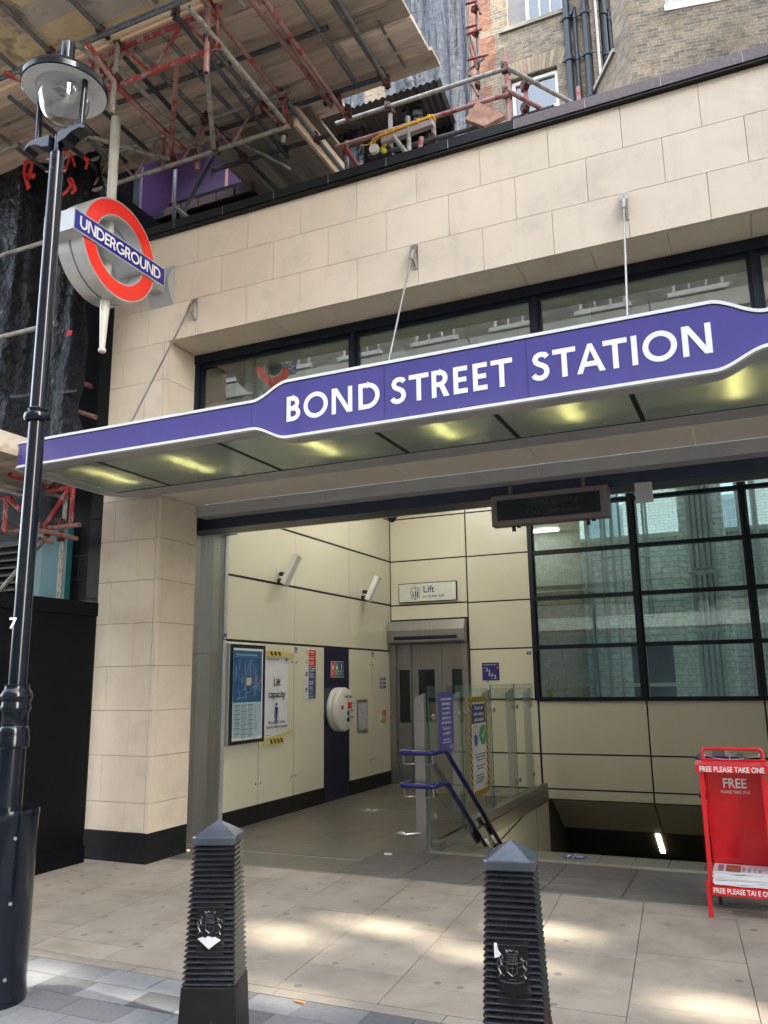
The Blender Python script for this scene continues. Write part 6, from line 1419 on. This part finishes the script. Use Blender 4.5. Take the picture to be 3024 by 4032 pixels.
# red brick patch at the left
m = M()
for (x0, x1, z0, z1) in ((-4.75, -4.18, 15.3, 16.3), (-4.7, -4.3, 14.2, 15.0), (-4.78, -4.25, 16.5, 17.6)): m.add([(x0, BYY - .004, z0), (x1, BYY - .004, z0), (x1, BYY - .004, z1), (x0, BYY - .004, z1)], [(0, 1, 2, 3)])
m.build('red_brick_repair', brickm('red_repair_brick', (.30, .12, .07), (.18, .09, .06), (.24, .18, .14), .96, wear=(.5, .45, .4)), bb)
# rainwater pipes
def pipe(x, y, z0, z1, r, lab, extra=None):
    t_ = thing('drainpipe', lab, 'drainpipe', (x, y, z0), 'black cast iron pipes on the brick wall')
    m = M(); m.tube((x, y, z0), (x, y, z1), r, 16)
    z = z0 + .6
    while z < z1: m.lathe([(r, 0), (r*1.35, .01), (r*1.35, .10), (r, .12)], (x, y, z), 16); z += 1.05
    if extra: extra(m)
    m.build('pipe', cast, t_, smooth=True)
    m = M(); z = z0 + .66
    while z < z1: m.box(x - r*2, x + r*2, y + r*.2, y + r*.7, z, z + .04); z += 1.05
    m.build('pipe_clip', cast, t_)
    return t_
def ex1(m): m.path([(-2.50, 15.85, 16.9), (-2.50, 15.85, 17.02), (-2.44, 15.86, 17.10), (-2.34, 15.88, 17.12), (-2.24, 15.92, 17.14)], .075, 14); m.path([(-2.42, 15.85, 16.0), (-2.36, 15.86, 16.15), (-2.33, 15.87, 16.2)], .05, 12)
pipe(-2.50, 15.85, 9, 16.95, .078, 'thick black cast iron pipe with a bend at the top', ex1)
pipe(-2.33, 15.88, 9, 16.15, .042, 'thin black cast iron pipe between two thicker ones')
t_ = pipe(-2.10, 15.85, 9, 18.5, .070, 'black cast iron downpipe with a square hopper head')
m = M(); m.add([(-2.22, 15.72, 16.75), (-1.98, 15.72, 16.75), (-1.98, 15.95, 16.75), (-2.22, 15.95, 16.75), (-2.30, 15.66, 17.05), (-1.90, 15.66, 17.05), (-1.90, 15.97, 17.05), (-2.30, 15.97, 17.05)], [(3, 2, 1, 0), (4, 5, 6, 7), (0, 1, 5, 4), (1, 2, 6, 5), (2, 3, 7, 6), (3, 0, 4, 7)]); m.box(-2.32, -1.88, 15.64, 15.98, 17.05, 17.12); m.build('hopper_head', cast, t_)

for o_ in [bb] + [o for o in sc.objects if o.name.startswith('drainpipe') and o.parent is None]:
    o_.scale = (1.4, 1.4, 1.4); o_.location = Vector(o_.location)*1.4 - Vector((0, 0, .64))  # building and its pipes scaled up and pushed back about the camera position
# courtyard behind the rear window
cy = thing('white_courtyard_wall', 'white painted brick wall of the yard behind the big window', 'wall', (0, 15, 0))
m = M(); wallholes(m, -3.25, 5.5, -1, 4.02, 14.9, [(-2.0, -1.3, 1.0, 2.2), (.55, 1.5, 1.3, 3.6)], .2); m.build('brickwork', brick_w, cy)
m = M(); m.box(-1.0, -.3, 14.3, 14.9, -1, 7.5); m.build('pier', brick_w, cy)
m = M(); m.add([(-3.22, 12.68, -1), (-2.75, 14.9, -1), (-2.75, 14.9, 7.5), (-3.22, 12.68, 7.5)], [(0, 1, 2, 3)]); m.build('brickwork', brickm('tan_yard_brick', (.42, .30, .17), (.34, .24, .14), (.30, .25, .2), 1.2), cy)
m = M(); m.box(-2.05, -1.25, 15.0, 15.05, .9, 2.25); m.box(.5, 1.55, 15.05, 15.1, 1.2, 3.7); m.build('dark_opening', darkin, cy)
m = M(); m.box(-2.0, -1.3, 14.92, 14.96, 1.46, 1.52); m.box(-2.06, -1.24, 14.85, 14.95, .93, 1.0); m.build('window_bar', sashwhite, cy)
m = M()
m.box(-3.2, 5.5, 14.86, 15.06, 4.02, 4.10)
for x in (.6, .78, .96, 1.14, 1.32): m.tube((x, 14.88, 1.3), (x, 14.88, 3.6), .012, 8)
for z in (1.6, 2.1, 2.6, 3.1): m.box(.55, 1.5, 14.87, 14.885, z, z + .02)
m.build('window_grille', pm('grille_cream', (.55, .55, .48), .6), cy)
for x, r_, z1 in ((-.05, .05, 5.8), (.18, .05, 7.5), (-2.6, .05, 9.0), (-2.35, .035, 9.0)):
    t_ = thing('drainpipe', 'grey pipe on the white yard wall', 'drainpipe', (x, 14.8, -1), 'grey pipes in the yard'); t_['label'] = {-.05: 'grey yard pipe seen through the window, left of a close pair', .18: 'grey yard pipe seen through the window, right of a close pair', -2.6: 'grey yard pipe nearest the tan brick corner of the yard', -2.35: 'thin grey yard pipe beside the tan brick corner'}[x]
    m = M(); m.tube((x, 14.80, -1), (x, 14.8, min(z1, 7.4)), r_, 12); m.build('pipe', silver_grey, t_, smooth=True)
fb = thing('added_pale_building', 'pale painted building added beyond the yard wall to brighten the top panes', 'building', (-5, 28, 0))  # added to stand in for the bright band in the rear window
m = M(); wallholes(m, -30, 12, -1, 10.5, 28, [(x_, x_ + 1.3, 6.2, 8.2) for x_ in (-12, -8.5, -5, -1.5, 2)]); m.build('wall', brick_w, fb)
m = M()
for x_ in (-12, -8.5, -5, -1.5, 2): m.box(x_, x_ + 1.3, 28.2, 28.25, 6.2, 8.2)
m.build('window', glass_sash, fb)
lad = thing('caged_ladder', 'pale grey caged ladder ending above head height in the yard', 'ladder', (-1.9, 14.1, 2.5))
m = M()
for k in range(9):
    a = PI*k/8; x = -1.9 + .38*math.cos(a); y = 14.35 - .5*math.sin(a); m.box(x - .02, x + .02, y - .004, y + .004, 2.62, 8)
m.build('cage_bar', pm('pale_grey_paint', (.45, .48, .48), .5), lad)
m = M()
for z in (2.6, 3.6, 4.6, 5.6): m.path([(-1.9 + .38*math.cos(PI*k/12), 14.35 - .5*math.sin(PI*k/12), z) for k in range(13)], .018, 6)
for s_ in (-.2, .2): m.tube((-1.9 + s_, 14.42, .5), (-1.9 + s_, 14.42, 8), .02, 8)
m.build('cage_hoop', silver_grey, lad)
duct = thing('cable_tray', 'vertical bundle of grey ribbed ducts on the yard pier', 'ducting', (-.65, 14.2, 1))
for z0, z1 in ((1.0, 2.35), (2.4, 3.3), (3.35, 5.6)):
    m = M()
    for k in range(5): m.box(-.86 + k*.085, -.80 + k*.085, 14.20, 14.295, z0, z1)
    m.box(-.90, -.42, 14.19, 14.2, z1 - .05, z1); m.build('duct_section', silver_grey, duct)
m = M(); m.box(-3.3, 5.5, 12.7, 15, -.06, -.02); struct(m.build('yard_ground', bandm))

# ------------------------------------------------------------------ street opposite (seen in reflections)
op = thing('terrace_building', 'red brick building with white sash windows across the street', 'building', (-6, -9, 0))
holes = []
for i in range(-8, 5):
    x = i*2.6 - 1.2
    for z in (5.0, 12.15): holes.append((x, x + 1.35, z, z + 2.0))
m = M()
wallholes(m, -24, 14, 0, 14.8, -9.0, [(-h[1], -h[0], h[2], h[3]) if False else h for h in holes], -.15)
m.box(-24, 14, -16, -9.2, 0, 14.7); m.build('wall', brick_r, op)
m = M(); m.box(-24, 14, -9.1, -8.9, 11.45, 11.95); m.box(-24, 14, -9.1, -8.85, 14.7, 15.1); m.box(-24, 14, -9.1, -8.92, 7.3, 8.6); m.box(-24, 14, -9.1, -8.9, 3.6, 4.1); m.build('stone_band', pm('pale_band_stone', (.55, .5, .42), .8), op)
for h in holes:
    m = M(); x0, x1, z0, z1 = h; y = -9.1
    m.box(x0, x0 + .08, y, y + .07, z0, z1); m.box(x1 - .08, x1, y, y + .07, z0, z1); m.box(x0 + .08, x1 - .08, y, y + .07, z1 - .08, z1); m.box(x0 + .08, x1 - .08, y, y + .07, z0, z0 + .08); m.box(x0 + .08, x1 - .08, y, y + .07, (z0 + z1)/2 - .03, (z0 + z1)/2 + .03)
    for q in (1, 2): xx_ = x0 + (x1 - x0)*q/3; m.box(xx_ - .018, xx_ + .018, y + .005, y + .065, z0 + .08, z1 - .08)
    m.box(x0 - .12, x1 + .12, -9.0, -8.86, z0 - .14, z0 - .01); m.build('window', sashwhite, op)
m = M(); m.box(-24, 14, -9.06, -8.95, .2, 3.4); m.build('shopfront', pm('shopfront_grey', (.10, .11, .12), .3, var=.4, scale=.6), op)

# ------------------------------------------------------------------ light
SUN = Vector((.80, -.13, .585)).normalized()
rb = thing('sun_block_wall', 'tall plain wall added out of view on the right to block the sun', 'building', (11, 8, 0))
# added wall shades the scene; its gaps are placed to cast the sun patches
PX = 10.0
def gapat(gx, gy, wx_, wy_):
    """opening in the plane X = PX that the sun shines through on to the ground point (gx, gy)"""
    t = (PX - gx)/SUN.x; y = gy + SUN.y*t; z = SUN.z*t
    return (y - wy_/2, y + wy_/2, z - wx_*SUN.z/SUN.x/2, z + wx_*SUN.z/SUN.x/2)
gaps = [gapat(-3.0, 4.95, .5, .32), gapat(-2.45, 5.35, .75, .22), gapat(-1.45, 5.65, .5, .30), gapat(-1.75, 5.05, .32, .20), gapat(-1.35, 4.95, .3, .16), gapat(-1.62, 7.05, .28, .18), gapat(-.62, 6.9, .3, .12), gapat(-3.9, 3.78, .55, .22), gapat(-2.9, 3.62, .6, .2), gapat(-2.4, 4.05, .5, .1), gapat(-.35, 4.7, .4, .3)]
m = M(); ysx = sorted(set([-2.0, 34.0] + [g[0] for g in gaps] + [g[1] for g in gaps])); zsx = sorted(set([0, 32.0] + [g[2] for g in gaps] + [g[3] for g in gaps]))
for i in range(len(ysx) - 1):
    for j in range(len(zsx) - 1):
        cy_, cz_ = (ysx[i] + ysx[i + 1])/2, (zsx[j] + zsx[j + 1])/2
        if any(g[0] < cy_ < g[1] and g[2] < cz_ < g[3] for g in gaps): continue
        m.add([(PX, ysx[i], zsx[j]), (PX, ysx[i + 1], zsx[j]), (PX, ysx[i + 1], zsx[j + 1]), (PX, ysx[i], zsx[j + 1])], [(0, 1, 2, 3)])
m.build('wall', pm('pale_render', (.5, .46, .4), .9, var=.1), rb)

w = bpy.data.worlds.new('World'); sc.world = w; w.use_nodes = True; nt = w.node_tree; nt.nodes.clear()
sky = nt.nodes.new('ShaderNodeTexSky'); sky.sky_type = 'NISHITA'; sky.sun_disc = False
el = math.asin(SUN.z); az = math.atan2(SUN.x, SUN.y)
sky.sun_elevation = el; sky.sun_rotation = az; sky.air_density = 1.2; sky.dust_density = 3.0; sky.ozone_density = 1.0
bg = nt.nodes.new('ShaderNodeBackground'); bg.inputs[1].default_value = .15; wo = nt.nodes.new('ShaderNodeOutputWorld')
hs = nt.nodes.new('ShaderNodeHueSaturation'); hs.inputs['Saturation'].default_value = .5; nt.links.new(sky.outputs[0], hs.inputs['Color']); nt.links.new(hs.outputs[0], bg.inputs[0]); nt.links.new(bg.outputs[0], wo.inputs[0])
s = bpy.data.lights.new('sun', 'SUN'); s.energy = 2.2; s.angle = R(1.2); s.color = (1., .93, .80)
so = bpy.data.objects.new('sun', s); COL.objects.link(so); so.rotation_euler = SUN.to_track_quat('Z', 'Y').to_euler()

sc.view_settings.view_transform = 'Standard'; sc.view_settings.look = 'None'; sc.view_settings.exposure = 3.18; sc.view_settings.gamma = 1.
sc.render.engine = 'CYCLES'
sc.cycles.max_bounces = 8; sc.cycles.diffuse_bounces = 4; sc.cycles.glossy_bounces = 4; sc.cycles.transparent_max_bounces = 12
sc.cycles.use_denoising = True
sc.cycles.sample_clamp_indirect = 8
